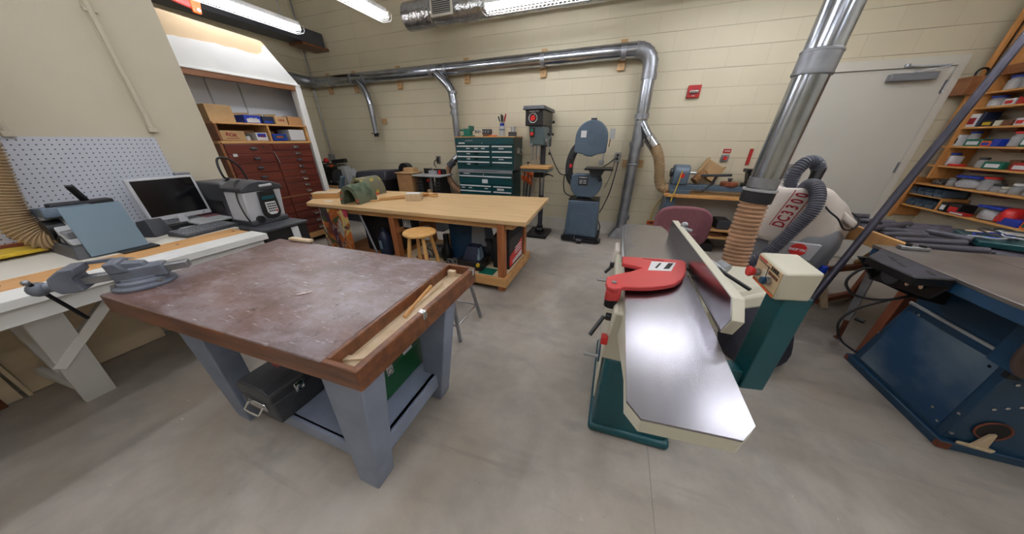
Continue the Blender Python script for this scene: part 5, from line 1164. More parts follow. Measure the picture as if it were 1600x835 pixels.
# ------------------------------------------------------------------ big steel duct
t = thing('floor_duct','large shiny steel duct dropping from the ceiling to a ribbed brown hose','duct',(.93,2.3,.54))
a0 = V((.93,2.3,1.06)); dr = (V((1.035,2.3,3.2))-a0)
pt = lambda z: a0+dr*((z-1.06)/2.14)
MB().cyl(pt(1.06),pt(1.74),.080,n=40).build('lower_pipe','galv',t)
MB().cyl(pt(1.80),pt(H),.083,n=40).build('upper_pipe','galv',t)
MB().cyl(pt(1.71),pt(1.83),.0875,n=40).build('collar','galv_dull',t,bevel=.003)
for z in (1.72,1.82): MB().cyl(pt(z-.004),pt(z+.004),.0905,n=40).build('collar_bead','galv_dull',t)
MB().cyl(pt(1.075),pt(1.09),.095,n=40).build('clamp_ring','clear_bag',t,bevel=.002)
MB().cyl(pt(1.0),pt(1.075),.088,n=40).build('tape_band','black_rubber',t,bevel=.006)
MB().cyl(pt(1.10),pt(1.16),.0825,n=40).build('clear_tape','galv_dull',t)
MB().hose([(.925,2.3,1.01),(.925,2.29,.8),(.93,2.27,.6),(.93,2.22,.42),(.88,2.12,.32),(.78,2.02,.29),(.66,1.95,.29)],.078,.029,.005,n=32).build('hose','hose_tan',t)

# ------------------------------------------------------------------ shop vacuum
VX, VY = 1.49, 2.80
t = thing('shop_vacuum','grey drum shop vacuum with a round red badge behind the cream control box','vacuum',(VX,VY,0))
MB().lathe((VX,VY,0),[(.15,.08),(.18,.09),(.20,.12),(.225,.40),(.24,.42),(.24,.45),(.225,.46)],40).build('drum','grey_plastic',t)
b = MB(); b.lathe((VX,VY,0),[(.225,.46),(.24,.50),(.252,.58),(.258,.64),(.25,.72),(.2,.82),(.12,.86)],40); b.build('motor_head','grey_plastic',t)
def face_disc(name,c,r,d,m,par,bev=.003):
    dn = V((c[0]-VX,c[1]-VY,0)).normalized(); return MB().cyl(V(c)-dn*.01,V(c)+dn*d,r,n=30).build(name,m,par,bevel=bev)
bd = face_disc('badge',(1.405,2.548,.625),.050,.010,'red_plastic',t)
text('SHOP VAC',.026,'label_white',bd,'lettering',(1.4005,2.5375,.625),(1,-.32,0),(0,0,1),squeeze=.8,bold=.001)
face_disc('dial',(1.285,2.62,.635),.034,.012,'cream',t); face_disc('dial_button',(1.276,2.612,.635),.010,.012,'red_paint',t)
b = MB(); b.box(1.62,1.66,2.58,2.62,.44,.50); b.build('latch','blue_plastic',t,bevel=.006)
b = MB(); b.hex([(1.335,2.578,.545),(1.50,2.535,.545),(1.50,2.60,.545),(1.335,2.64,.545),(1.325,2.558,.68),(1.52,2.52,.68),(1.52,2.60,.68),(1.325,2.64,.68)]); b.build('front_plate','silver_plastic',t,bevel=.006)
for k in range(4):
    a = PI/4+k*PI/2; c = (VX+.22*math.cos(a),VY+.22*math.sin(a))
    MB().bar((VX+.14*math.cos(a),VY+.14*math.sin(a),.1),(c[0],c[1],.08),.07,.05).build('caster_foot','black_plastic',t,bevel=.008)
    MB().cyl((c[0]-.012,c[1],.03),(c[0]+.012,c[1],.03),.03,n=14).build('caster','black_rubber',t,bevel=.003)
# cloth bag on top
t = thing('cloth_bag','off-white cloth filter bag printed DC3300 slumped over the shop vacuum','bag',(1.5,2.88,.71))
n, m = 48, 13; vs = []
prof = [(.295,.655),(.315,.68),(.32,.75),(.312,.84),(.306,.91),(.298,.98),(.286,1.03),(.262,1.06),(.21,1.072),(.15,1.05),(.09,1.03),(.05,1.025),(.02,1.025)]
for j, (r, z) in enumerate(prof):
    for i in range(n):
        a = 2*PI*i/n; hz = max(0,(z-.72)/.35)
        w = .009*math.sin(5*a+j*.8)+.006*math.sin(11*a-j)+.004*math.sin(19*a+2*j)
        fl = max(0, math.cos(a-math.radians(215)))**2*.065          # fuller towards the printed front
        rt = max(0, math.cos(a+.12))**2*(-.03 if j > 9 else .035)
        sag = -.17*max(0, math.cos(a+.1))**1.5*min(1,hz*1.3)
        vs.append((1.46+(r*.93+w+fl+rt)*math.cos(a), 2.84+(r*.93+w+fl)*math.sin(a)*.9, z+sag+.012*math.sin(3*a)*hz-.012*math.cos(a-3.6)*0))
fs = [(j*n+i,j*n+(i+1)%n,(j+1)*n+(i+1)%n,(j+1)*n+i) for j in range(m-1) for i in range(n)]+[tuple(range((m-1)*n,m*n))]
b = MB(); b.add(vs,fs); bag = b.build('bag_cloth','bag_cloth',t,sub=1)
# loose corner of cloth on the right
b = MB(); b.hex([(1.60,2.62,.86),(1.68,2.60,.80),(1.76,2.74,.80),(1.66,2.80,.86),(1.60,2.62,.92),(1.70,2.61,.845),(1.77,2.74,.83),(1.66,2.80,.92)]); b.build('cloth_corner','bag_cloth',t,bevel=.02,seg=3)
from mathutils.bvhtree import BVHTree
bpy.context.view_layer.update()
me_ = bag.evaluated_get(bpy.context.evaluated_depsgraph_get()).to_mesh(); mr_ = mroot(t)
tree = BVHTree.FromPolygons([mr_ @ v.co for v in me_.vertices],[tuple(p.vertices) for p in me_.polygons])
RD = V((.28,1,0)).normalized()
def onbag(p, off):
    p = V(p); h, nn, i, d_ = tree.ray_cast(p-RD*.8, RD)
    return (h-RD*off) if h else p
c0, c1 = V((1.205,2.6,.785)), V((1.272,2.6,1.045)); sx_ = V((.088,0,-.012))
def strip(name,u0,u1,v0,v1,m_,off):
    vs = []; k = 22
    for i in range(k+1):
        u = u0+(u1-u0)*i/k
        for v in (v0,v1):
            p = onbag(c0.lerp(c1,u)+sx_*v,off); vs += [p, p+RD*.004]
    q = MB(); q.add(vs,[f for i in range(k) for f in ((4*i,4*i+2,4*i+6,4*i+4),(4*i+1,4*i+5,4*i+7,4*i+3),(4*i,4*i+4,4*i+5,4*i+1),(4*i+2,4*i+3,4*i+7,4*i+6))]); return q.build(name,m_,t)
strip('print_line',-.02,1.02,-.10,-.04,'ink_red',.003)
strip('print_line',.0,1.03,1.02,1.08,'ink_red',.003)
lx = (c1-c0).normalized(); up_ = (-sx_).normalized()
for i, ch in enumerate('DC3300'):
    o = text(ch,.098,'ink_red',t,'letter',c0.lerp(c1,.07+.172*i)+sx_*.5,lx,up_,ext=.0,bold=.0028,squeeze=.62)
    zc = c0.y
    for v in o.data.vertices:
        p = mr_ @ v.co; v.co = mr_.inverted() @ onbag(p,.0035)
b = MB(); b.ring(spline([(1.20,2.70,1.03),(1.30,2.62,1.00),(1.38,2.60,.995),(1.45,2.6,1.01)],4),.008,6); b.build('tie_string','bag_cloth',t)
t = thing('vacuum_hose','fat black ribbed vacuum hose looping over the cloth bag','hose',(1.4,2.75,.45))
MB().hose([(1.345,2.86,1.02),(1.335,2.86,1.10),(1.345,2.86,1.175),(1.39,2.88,1.23),(1.455,2.9,1.225),(1.495,2.9,1.17)],.042,.0155,.0035,n=22).build('upper_loop','hose_grey',t)
MB().cyl((1.495,2.9,1.185),(1.46,2.84,1.04),.040,.034,n=22).build('hose_cuff','black_plastic',t,bevel=.003)
MB().hose([(1.37,2.74,1.03),(1.355,2.66,1.085),(1.345,2.56,1.085),(1.345,2.49,1.02),(1.335,2.465,.93),(1.285,2.465,.80),(1.24,2.47,.68),(1.18,2.48,.56),(1.11,2.5,.47),(1.09,2.52,.36),(1.12,2.6,.25),(1.2,2.68,.2)],.040,.0150,.0035,n=22).build('long_loop','hose_grey',t)
tag(MB().pipe([(1.42,2.6,1.0),(1.47,2.55,.93),(1.53,2.53,.88),(1.60,2.56,.81),(1.66,2.60,.79),(1.72,2.65,.80),(1.74,2.68,.85),(1.70,2.70,.89),(1.66,2.72,.91)],.0058).build('power_cable','black_rubber'),'black cable looping off the right side of the white cloth bag','cable')
# dark dust bag on floor
b = MB(); n = 36; vs = []; prof = [(.12,.0),(.20,.005),(.255,.05),(.27,.14),(.25,.24),(.26,.34),(.24,.44),(.2,.52),(.17,.58),(.1,.6),(.02,.6)]
for j, (r, z) in enumerate(prof):
    for i in range(n):
        a = 2*PI*i/n; w = .024*math.sin(4*a+j*1.3)+.018*math.sin(9*a-1.7*j)+.01*math.sin(15*a+2.3*j)
        vs.append((1.06+(r+w)*math.cos(a)*.70+.16*z, 1.90+(r+w)*math.sin(a)*.66+.45*z, z*.88))
b.add(vs,[(j*n+i,j*n+(i+1)%n,(j+1)*n+(i+1)%n,(j+1)*n+i) for j in range(len(prof)-1) for i in range(n)]+[tuple(range(n))[::-1],tuple(range((len(prof)-1)*n,len(prof)*n))])
tag(b.build('dust_bag','dark_bag',sub=1),'crumpled dark cloth bag slumped on the floor behind the teal column','bag')

# ------------------------------------------------------------------ jointer
t = thing('jointer','long-bed jointer with a polished steel table, red blade guard and teal stand','jointer',(.25,1.3,0))
b = MB(); b.hex([(.075,.995,.03),(.435,1.02,.03),(.435,1.68,.03),(.075,1.68,.03),(.085,1.01,.48),(.40,1.03,.48),(.40,1.66,.48),(.085,1.66,.48)]); b.build('stand','teal',t,bevel=.022,seg=3)
b = MB(); b.hex([(.06,.98,0),(.445,1.0,0),(.445,1.70,0),(.06,1.70,0),(.06,.98,.05),(.445,1.0,.05),(.445,1.70,.05),(.06,1.70,.05)]); b.build('stand_skirt','teal',t,bevel=.02,seg=3)
b = MB(); b.hex([(.115,1.008,.07),(.36,1.022,.07),(.36,1.03,.07),(.115,1.018,.07),(.12,1.006,.42),(.34,1.018,.42),(.34,1.03,.42),(.12,1.02,.42)]); b.build('front_panel','teal',t,bevel=.006)
b = MB(); b.prism('x',[(1.10,.12),(1.56,.12),(1.56,.46),(1.48,.50),(1.16,.50),(1.10,.44)],.066,.080); b.build('side_panel','cream',t,bevel=.008)
b = MB(); b.lathe((.058,1.20,.36),[(.01,0),(.062,0),(.062,.008),(.045,.008)],28,'x'); b.build('wheel_recess','deep_blue',t)
b = MB(); b.cyl((-.015,1.15,.36),(.06,1.15,.36),.010,n=14); b.build('crank_handle','steel',t)
b = MB(); b.cyl((-.01,1.72,.52),(.07,1.72,.52),.009,n=12); b.build('rear_crank','steel',t)
b = MB(); b.hex([(.06,1.02,.47),(.36,1.02,.47),(.36,1.66,.47),(.06,1.66,.47),(.075,.93,.785),(.37,.93,.785),(.37,1.72,.785),(.075,1.72,.785)]); b.build('body_casting','cream',t,bevel=.012)
b = MB(); b.hex([(.105,1.06,.62),(.35,1.06,.62),(.35,1.24,.62),(.105,1.24,.62),(.11,.52,.785),(.36,.52,.785),(.36,1.27,.785),(.11,1.27,.785)]); b.build('table_rib','cream',t,bevel=.01)
near = [(.104,.495),(.133,.458),(.325,.478),(.361,.523),(.382,1.275),(.110,1.275)]
far = [(.112,1.36),(.384,1.36),(.384,1.98),(.362,2.08),(.125,2.045),(.112,2.0)]
inset = lambda P, d: [(x+(d if x < .24 else -d), y+(d if y < 1.3 else -d)) for x, y in P]
b = MB(); b.prism('z',inset(near,.0005),.785,.824); b.build('infeed_casting','cream',t,bevel=.002)
b = MB(); b.prism('z',near,.824,.830); b.build('infeed_table','ground_steel',t,smooth=False)
b = MB(); b.prism('z',far,.79,.827); b.build('outfeed_casting','cream',t,bevel=.002)
b = MB(); b.prism('z',far,.827,.833); b.build('outfeed_table','ground_steel',t,smooth=False)
MB().box(.10,.112,1.40,2.0,.80,.831).build('table_edge','steel',t,bevel=.003)
MB().cyl((.11,1.318,.80),(.38,1.318,.80),.034,n=24).build('cutter_head','steel',t)
G = [(.096,1.332),(.20,1.352),(.365,1.382),(.378,1.35),(.368,1.30),(.352,1.225),(.327,1.161),(.295,1.11),(.257,1.078),(.205,1.045),(.16,1.026),(.094,1.008),(.085,.99),(.06,.975),(.038,.985),(.030,1.02),(.033,1.075),(.071,1.116),(.13,1.165),(.18,1.223),(.14,1.235),(.095,1.245)]
b = MB(); b.prism('z',G,.842,.862); g = b.build('blade_guard','red_guard',t,bevel=.004)
b = MB(); b.prism('z',[(.034,.985),(.05,.978),(.09,.992),(.094,1.012),(.075,1.06),(.038,1.06)],.80,.843); b.build('guard_hub','red_guard',g,bevel=.005)
MB().cyl((.062,1.03,.862),(.062,1.03,.866),.010,n=16).build('pivot_screw','zinc',g)
MB().cyl((.062,1.015,.76),(.062,1.015,.80),.026,n=20).build('guard_post','black_metal',g,bevel=.003)
b = MB(); b.prism('z',[(.20,1.20),(.295,1.225),(.330,1.330),(.225,1.31)],.862,.8635); l = b.build('warning_label','paper',g)
b = MB(); b.prism('z',[(.265,1.235),(.290,1.245),(.318,1.318),(.296,1.313)],.8635,.8642); b.bar((.235,1.235,.8638),(.262,1.30,.8638),.008,.0006); b.build('label_print','ink',l)
b = MB(); b.box(.19,.28,1.333,1.337,.862,.8635); b.build('label_edge','ink_red',g)
F = [(1.90,.833),(1.90,.925),(.868,.955),(.822,.902),(.855,.833)]
b = MB(); b.prism('x',F,.386,.418); f = b.build('fence','cream',t,bevel=.002)
b = MB(); b.prism('x',[(1.898,.834),(1.898,.923),(.872,.952),(.827,.902),(.858,.834)],.3835,.3865); b.build('fence_face','ground_steel',f,smooth=False)
# fence bracket and arms
b = MB(); b.hex([(.43,1.16,.70),(.76,1.36,.70),(.83,1.60,.70),(.45,1.58,.70),(.43,1.18,.745),(.755,1.375,.765),(.83,1.60,.79),(.47,1.58,.79)]); b.build('fence_support','cream',t,bevel=.012)
b = MB(); b.hex([(.50,1.22,.745),(.74,1.38,.76),(.82,1.58,.79),(.58,1.55,.79),(.52,1.25,.77),(.72,1.40,.79),(.80,1.56,.80),(.60,1.54,.80)]); b.build('support_cover','cream',t,bevel=.008)
b = MB(); b.hex([(.30,1.15,.62),(.60,1.25,.62),(.66,1.6,.62),(.30,1.6,.62),(.30,1.15,.70),(.60,1.25,.70),(.66,1.6,.70),(.30,1.6,.70)]); b.build('rear_casting','cream',t,bevel=.01)
b = MB(); b.bar((.42,1.62,.90),(.49,1.45,.84),.035,.03); b.bar((.49,1.45,.84),(.56,1.42,.81),.04,.035); b.build('fence_arm','lt_grey',t,bevel=.006)
b = MB(); b.bar((.42,1.38,.87),(.50,1.30,.82),.04,.03); b.build('fence_arm','lt_grey',t,bevel=.006)
MB().cyl((.545,1.47,.835),(.575,1.43,.825),.022,n=16).build('lock_barrel','zinc',t,bevel=.002)
b = MB(); b.bar((.50,1.345,.855),(.60,1.24,.82),.016,.012); b.cyl((.50,1.345,.83),(.50,1.345,.86),.018,n=14); b.build('lock_lever','black_plastic',t,bevel=.003)
b = MB(); b.cyl((.42,1.74,.92),(.46,1.72,.915),.010,n=10); b.ball((.425,1.76,.935),.020); b.build('fence_knob','zinc',t)
b = MB(); b.bar((.425,1.70,.90),(.47,1.66,.875),.010,.010); b.build('fence_handle','steel',t)
b = MB(); b.bar((.045,.99,.72),(-.0,.93,.655),.014,.014); b.cyl((.05,.985,.725),(.085,.985,.725),.016,n=12); b.build('table_lock_lever','black_plastic',t,bevel=.003)
b = MB(); b.bar((.065,1.50,.73),(.03,1.46,.70),.014,.014); b.cyl((.05,1.50,.735),(.09,1.50,.735),.016,n=12); b.build('table_lock_lever','black_plastic',t,bevel=.003)
b = MB(); b.box(.048,.075,.955,.99,.60,.635); b.build('power_button','red_plastic',t,bevel=.003)
b = MB(); b.hex([(.06,1.55,.70),(.10,1.55,.70),(.10,1.75,.70),(.06,1.75,.70),(.07,1.56,.80),(.10,1.56,.80),(.10,1.72,.80),(.07,1.72,.80)]); b.build('link_cover','bag_cloth',t,bevel=.008)
b = MB(); b.hex([(.44,.95,.30),(.47,.95,.30),(.47,1.0,.30),(.44,1.0,.30),(.42,.93,.56),(.46,.93,.56),(.46,.98,.56),(.42,.98,.56)]); b.cyl((.40,.93,.57),(.48,.99,.55),.02,n=12); b.build('cord_hook','black_rubber',t,bevel=.006)
# column and control box
cw = [(.585,1.005),(.665,1.02),(.65,1.10),(.57,1.085)]
b = MB(); b.quadbox(cw,.50,.915); b.build('column','teal',t,bevel=.004)
b = MB(); b.box(.38,.59,1.02,1.08,.51,.57); b.build('column_bracket','teal',t,bevel=.006)
top = [(.531,1.139),(.522,.946),(.637,.989),(.648,1.16)]; bot = [(.545,1.15),(.545,.985),(.648,1.01),(.66,1.16)]
b = MB(); b.hex([(x,y,.91) for x, y in bot]+[(x,y,1.02) for x, y in top]); cb = b.build('control_box','cream',t,bevel=.008)
fx = V((.5265,1.0425,1.02)); 
def pp(u,v,off=.003):   # u from back to front along the panel, v upward
    a = V((.531,1.139,1.02)).lerp(V((.522,.946,1.02)),u); c = V((.545,1.15,.91)).lerp(V((.545,.985,.91)),u)
    p = c.lerp(a,v); return p+V((-off,0,-off*.1))
b = MB(); b.hex([pp(.04,.05,-.002),pp(.96,.05,-.002),pp(.96,.05,.002),pp(.04,.05,.002),pp(.04,.95,-.002),pp(.96,.95,-.002),pp(.96,.95,.002),pp(.04,.95,.002)]); pn = b.build('control_panel','tan_board',cb)
for u0,u1,v0,v1,m_ in ((.08,.40,.86,.93,'red_guard'),(.06,.94,.05,.13,'orange'),(.06,.94,.145,.155,'edge_brown'),(.5,.51,.16,.84,'ink'),(.08,.92,.80,.815,'ink'),(.56,.9,.62,.72,'edge_brown')):
    b = MB(); b.hex([pp(u0,v0,.002),pp(u1,v0,.002),pp(u1,v0,.003),pp(u0,v0,.003),pp(u0,v1,.002),pp(u1,v1,.002),pp(u1,v1,.003),pp(u0,v1,.003)]); b.build('panel_print',m_,pn)
c = pp(.24,.42); b = MB(); b.cyl(c,c+V((-.014,0,0)),.013,n=18); b.build('button_ring','zinc',pn,bevel=.001); b = MB(); b.lathe(c+V((-.034,0,0)),[(.0,0),(.017,0),(.019,.006),(.013,.02)],20,'x'); b.build('stop_button','red_plastic',pn)
c = pp(.68,.45); b = MB(); b.cyl(c,c+V((-.012,0,0)),.014,n=18); b.build('button_ring','zinc',pn,bevel=.001); b = MB(); b.cyl(c+V((-.012,0,0)),c+V((-.024,0,0)),.012,n=18); b.build('start_button','blue_knob',pn,bevel=.002)
marks(pn,pp(.74,.885,.0035),(-.046,-.98,0),(0,0,1),.05,.012,4,'ink')

# ------------------------------------------------------------------ table saw
t = thing('table_saw','large blue cabinet table saw with a grey top and a small black wing','table saw',(2.1,1.8,0))
b = MB(); b.hex([(1.72,1.52,.04),(2.62,1.52,.04),(2.62,2.12,.04),(1.72,2.12,.04),(1.72,1.52,.535),(2.62,1.52,.535),(2.62,2.05,.535),(1.72,2.02,.535)]); cabn = b.build('cabinet','deep_blue',t,bevel=.006)
b = MB(); b.hex([(1.722,1.53,.54),(2.6,1.53,.54),(2.6,2.03,.54),(1.722,2.01,.54),(1.722,1.53,.80),(2.6,1.53,.80),(2.6,2.0,.80),(1.722,1.98,.80)]); b.build('upper_cabinet','deep_blue',t,bevel=.006)
MB().box(1.712,1.722,1.51,2.02,.528,.542).build('seam_strip','lt_grey',t,bevel=.001)
b = MB(); b.box(1.70,2.66,1.495,2.14,0,.045); b.build('base_skirt','deep_blue',t,bevel=.006)
for x, y in ((1.705,2.12),(1.705,1.50)): MB().box(x-.008,x+.035,y-.012,y+.012,.005,.04).build('corner_cap','rust',t,bevel=.003)
b = MB(); b.prism('x',[(1.56,.07),(2.06,.07),(2.0,.49),(1.56,.49)],1.7165,1.7205); b.build('side_panel','faded_blue',t,bevel=.001)
for y, z in ((1.97,.50),(1.94,.498),(2.05,.30),(2.06,.285),(1.58,.46),(1.60,.50),(1.62,.14),(1.57,.10),(1.535,.2)):
    MB().cyl((1.722,y,z),(1.714,y,z),.007,n=10).build('bolt','chrome',t)
for x, z in ((1.75,.49),(1.76,.43),(1.80,.30),(1.83,.32),(1.77,.28),(1.73,.09)):
    MB().cyl((x,1.522,z),(x,1.513,z),.007,n=10).build('bolt','chrome',t)
b = MB(); b.lathe((1.83,1.513,.155),[(.0,0),(.052,0),(.052,.006),(0,.006)],28,'y'); b.build('dust_port','ink',t)
b = MB(); b.torus((1.83,1.513,.155),.054,.004,'y'); b.build('port_rim','rust',t)
rnd = random.Random(2); b = MB()
P = [(1.75,1.50),(1.80,1.492),(1.86,1.488),(1.88,1.50),(1.86,1.512),(1.76,1.512)]
b.prism('z',P,.045,.06); b.hex([(1.80,1.495,.05),(1.85,1.495,.05),(1.85,1.512,.05),(1.80,1.512,.05),(1.83,1.50,.14),(1.84,1.50,.15),(1.84,1.512,.15),(1.82,1.512,.14)])
sd = tag(b.build('sawdust','raw_pale',bevel=.004),'small heap of pale sawdust spilling from the round port of the blue saw','sawdust',kind='stuff')
b = MB(); b.box(1.42,2.75,1.12,2.02,.838,.855); b.build('tabletop','saw_top',t,bevel=.002)
b = MB(); b.box(1.424,1.44,1.12,2.015,.79,.838); b.box(1.44,2.75,2.0,2.015,.79,.838); b.box(1.44,2.75,1.12,1.135,.79,.838); b.build('table_skirt','deep_blue',t,bevel=.003)
MB().hex([(1.42,1.98,.78),(1.44,1.98,.78),(1.6,2.06,.78),(1.6,2.08,.78),(1.42,1.98,.84),(1.44,1.98,.84),(1.6,2.06,.84),(1.6,2.08,.84)]).build('rear_rail','deep_blue',t)
b = MB(); b.box(1.80,1.803,1.13,2.01,.855,.8553); b.build('table_joint','ink',t)
b = MB(); b.box(2.0,2.06,1.86,1.93,.8552,.858); b.build('blade_insert','red_plastic',t)
# wing
W = [(1.256,1.775),(1.269,1.536),(1.415,1.568),(1.418,1.955)]
b = MB(); b.quadbox(W,.815,.852); wg = b.build('wing','black_metal',t,bevel=.004)
b = MB(); b.quadbox([(1.262,1.772),(1.273,1.543),(1.410,1.573),(1.412,1.945)],.852,.8535); b.build('wing_plate','pipe_dark',wg)
for (x,y) in ((1.32,1.70),(1.36,1.62),(1.34,1.78)): MB().bar((x,y-.03,.854),(x+.02,y+.03,.854),.014,.001).build('wing_slot','ink',wg)
b = MB(); b.prism('y',[(1.30,.815),(1.42,.815),(1.72,.70),(1.72,.60),(1.60,.62),(1.40,.70)],1.88,1.90); b.build('bracket_plate','black_metal',t,bevel=.003)
b = MB(); b.prism('x',[(1.56,.815),(1.90,.815),(1.92,.78),(1.90,.69),(1.60,.74)],1.40,1.412); b.build('bracket_side','black_metal',t,bevel=.003)
MB().cyl((1.395,1.80,.765),(1.402,1.80,.765),.05,n=28).build('bracket_ring','dark_grey',t)
for (y,z) in ((1.87,.755),(1.70,.76),(1.64,.775)): MB().cyl((1.402,y,z),(1.390,y,z),.010,n=12).build('bracket_bolt','chrome',t)
l1, l2 = V((1.44,1.96,.76)), V((1.795,2.38,0)); mid = l1.lerp(l2,.66)
MB().bar(l1,mid,.035,.035).build('support_leg','galv_dull',t,bevel=.003); lg = MB().cyl(mid-(mid-l1).normalized()*.05,l2,.014,n=16).build('leg_extension','rust',t)
MB().cyl(mid+V((.02,-.02,.02)),mid+V((.05,-.05,.02)),.014,n=12).build('leg_knob','black_plastic',t); MB().cyl((1.795,2.38,0),(1.795,2.38,.012),.025,n=16).build('leg_foot','chrome',t)
# crank opening on the front
b = MB(); b.box(1.62,1.88,1.42,1.525,.735,.76); b.box(1.62,1.645,1.42,1.525,.53,.735); b.build('handwheel_guard','deep_blue',t,bevel=.004)
b = MB(); b.box(1.70,1.98,1.50,1.522,.46,.70); b.build('tilt_slot','ink',t)
b = MB(); b.hex([(1.66,1.44,.50),(1.72,1.40,.50),(1.74,1.42,.50),(1.68,1.46,.50),(1.74,1.44,.66),(1.86,1.40,.66),(1.87,1.42,.66),(1.75,1.46,.66)]); b.build('slot_edge','deep_blue',t,bevel=.003)
b = MB(); b.ring(spline([(1.625,1.46,.72),(1.605,1.44,.66),(1.60,1.43,.60),(1.62,1.42,.55),(1.67,1.42,.53),(1.73,1.43,.53)],5),.0135,14); b.build('hand_wheel_rim','dark_rim',t)
MB().cyl((1.69,1.42,.55),(1.69,1.50,.55),.016,n=14).build('wheel_shaft','chrome',t)
t = thing('saw_fence_clamp','small silver metal fence clamp on the back edge of the blue saw top','clamp',(1.54,1.97,.856)); MB().box(1.49,1.60,1.955,1.99,.856,.875).build('clamp_body','zinc',t,bevel=.004); MB().cyl((1.52,1.97,.875),(1.52,1.97,.89),.012).build('clamp_knob','black_plastic',t); MB().cyl((1.575,1.97,.875),(1.575,1.97,.885),.014).build('clamp_knob','black_plastic',t)
tag(MB().pipe([(1.38,1.86,.78),(1.33,1.88,.74),(1.31,1.88,.66),(1.36,1.86,.60),(1.45,1.84,.60),(1.54,1.84,.64),(1.62,1.86,.70)],.0065).build('power_cable','black_rubber'),'grey-black cable looping under the black wing of the blue saw','cable')
tag(MB().pipe([(1.62,1.88,.66),(1.56,1.94,.56),(1.48,1.97,.46),(1.44,1.96,.36),(1.5,1.97,.24),(1.62,2.02,.15),(1.70,2.08,.10)],.006).build('power_cable','black_rubber'),'thin black cable hanging from the bracket down to the base of the blue saw','cable')

# leaning pole
t = thing('steel_pole','long dark steel pole slanting across the door from floor to ceiling','pole',(1.42,2.28,0))
p0 = V((1.42,2.28,0)); p1 = V((2.06,2.80,1.90)); p2 = p0+(p1-p0)*(H-.002)/1.90
MB().ring([p0,p1,p2],.021,20).build('pole_tube','steel_tube',t); MB().cyl(p0,p0+V((.002,.0016,.02)),.03,n=20).build('foot_cap','rust',t)

# wooden frame
t = thing('sawhorse','rough wooden sawhorse frame under the tray of dark tubes','sawhorse',(2.1,3.05,0))
MB().bar((1.97,2.90,0),(1.815,2.90,.40),.05,.035,up=(0,1,0)).build('front_leg','raw_pale',t,bevel=.003)
MB().bar((2.33,3.22,0),(2.43,3.28,.60),.05,.045,up=(0,1,0)).build('leg','frame_red',t,bevel=.003)
MB().bar((1.85,2.95,.37),(2.02,3.28,.56),.045,.04).build('leg','frame_red',t,bevel=.003)
MB().bar((1.83,2.92,.345),(2.37,3.24,.345),.04,.05).build('rail','frame_red',t,bevel=.003)
MB().bar((1.90,2.91,.05),(2.34,3.22,.05),.04,.05).build('rail','frame_red',t,bevel=.003)
MB().bar((1.98,3.29,.565),(2.50,3.29,.585),.06,.035).build('top_rail','pine_x',t,bevel=.003)
MB().bar((2.40,3.27,.56),(2.20,3.18,.36),.03,.03).build('brace','pine_z',t,bevel=.003)
MB().bar((2.30,3.27,.56),(2.42,3.25,.36),.03,.03).build('brace','pine_z',t,bevel=.003)
MB().bar((2.45,3.9,0),(2.40,3.9,.57),.05,.045,up=(0,1,0)).build('leg','frame_red',t,bevel=.003); MB().bar((2.05,3.9,0),(2.08,3.9,.57),.05,.045,up=(0,1,0)).build('leg','frame_red',t,bevel=.003); MB().bar((2.02,3.9,.585),(2.5,3.9,.585),.05,.03).build('top_rail','pine_x',t,bevel=.003)

# tray with tubes
t = thing('storage_tray','wide shallow wooden tray with a long pine front board behind the blue saw','tray',(2.4,2.9,.70))
MB().hex([(1.765,2.04,.70),(1.79,2.04,.70),(1.79,3.02,.70),(1.765,3.02,.70),(1.765,2.04,.80),(1.79,2.04,.80),(1.79,3.02,.80),(1.765,3.02,.80)]).build('front_board','pine_y',t,bevel=.003)
MB().box(1.79,3.33,2.06,3.30,.70,.715).build('tray_floor','plywood',t,bevel=.002)
for x, y in ((1.83,2.19),(3.28,2.10),(3.28,3.25)): MB().box(x-.03,x+.03,y-.03,y+.03,0,.70).build('leg','frame_red',t,bevel=.003)
MB().box(1.80,3.3,3.22,3.29,.62,.70).build('cross_bearer','pine_x',t,bevel=.003)
for x in (2.3,3.0): MB().box(x-.03,x+.03,3.24,3.29,.585 if x < 2.5 else 0,.62).build('leg','frame_red',t,bevel=.003)
tubes = [((1.93,3.18),(2.11,3.19)),((1.88,2.99),(2.13,2.975)),((1.80,2.66),(2.15,2.88)),((1.90,2.72),(2.12,2.715)),((2.00,2.87),(2.12,2.84)),((1.80,2.445),(2.13,2.462)),((1.80,2.32),(2.15,2.36)),((1.80,2.17),(2.13,2.205)),((1.80,2.085),(2.06,2.095)),((2.14,2.72),(2.24,2.56)),((2.13,2.30),(2.42,2.25)),((1.81,2.56),(2.05,2.60))]
pos = ['furthest from the saw','second from the back of the tray','slanting across the middle rows','short one in the middle','short one behind the middle','with a clear gap in front of it','resting mid-way to the saw','just behind the row nearest the saw','nearest to the blue saw top','short one lying crosswise','right of the near rows','between the slanting and near rows']
for i, ((a, b0),(c, d)) in enumerate(tubes):
    r = .021 if i not in (8,10) else .017
    z = .716+r+.05+(.012 if i in (2,9) else 0)
    q = thing('foam_tube','dark grey foam-covered tube in the wooden tray, '+pos[i],'tube',((a+c)/2,(b0+d)/2,z-r),0,'dark foam tubes in the tray')
    MB().cyl((a,b0,z),(c,d,z+.006*(i%3)),r,n=16).build('foam_sleeve','foam_grey',q,bevel=.003)
    dr_ = (V((c,d,0))-V((a,b0,0))).normalized()
    MB().cyl(V((a,b0,z))-dr_*.004,V((a,b0,z))+dr_*.01,r*.55,n=12).build('inner_core','ink',q)
rnd = random.Random(9); n_ = 0
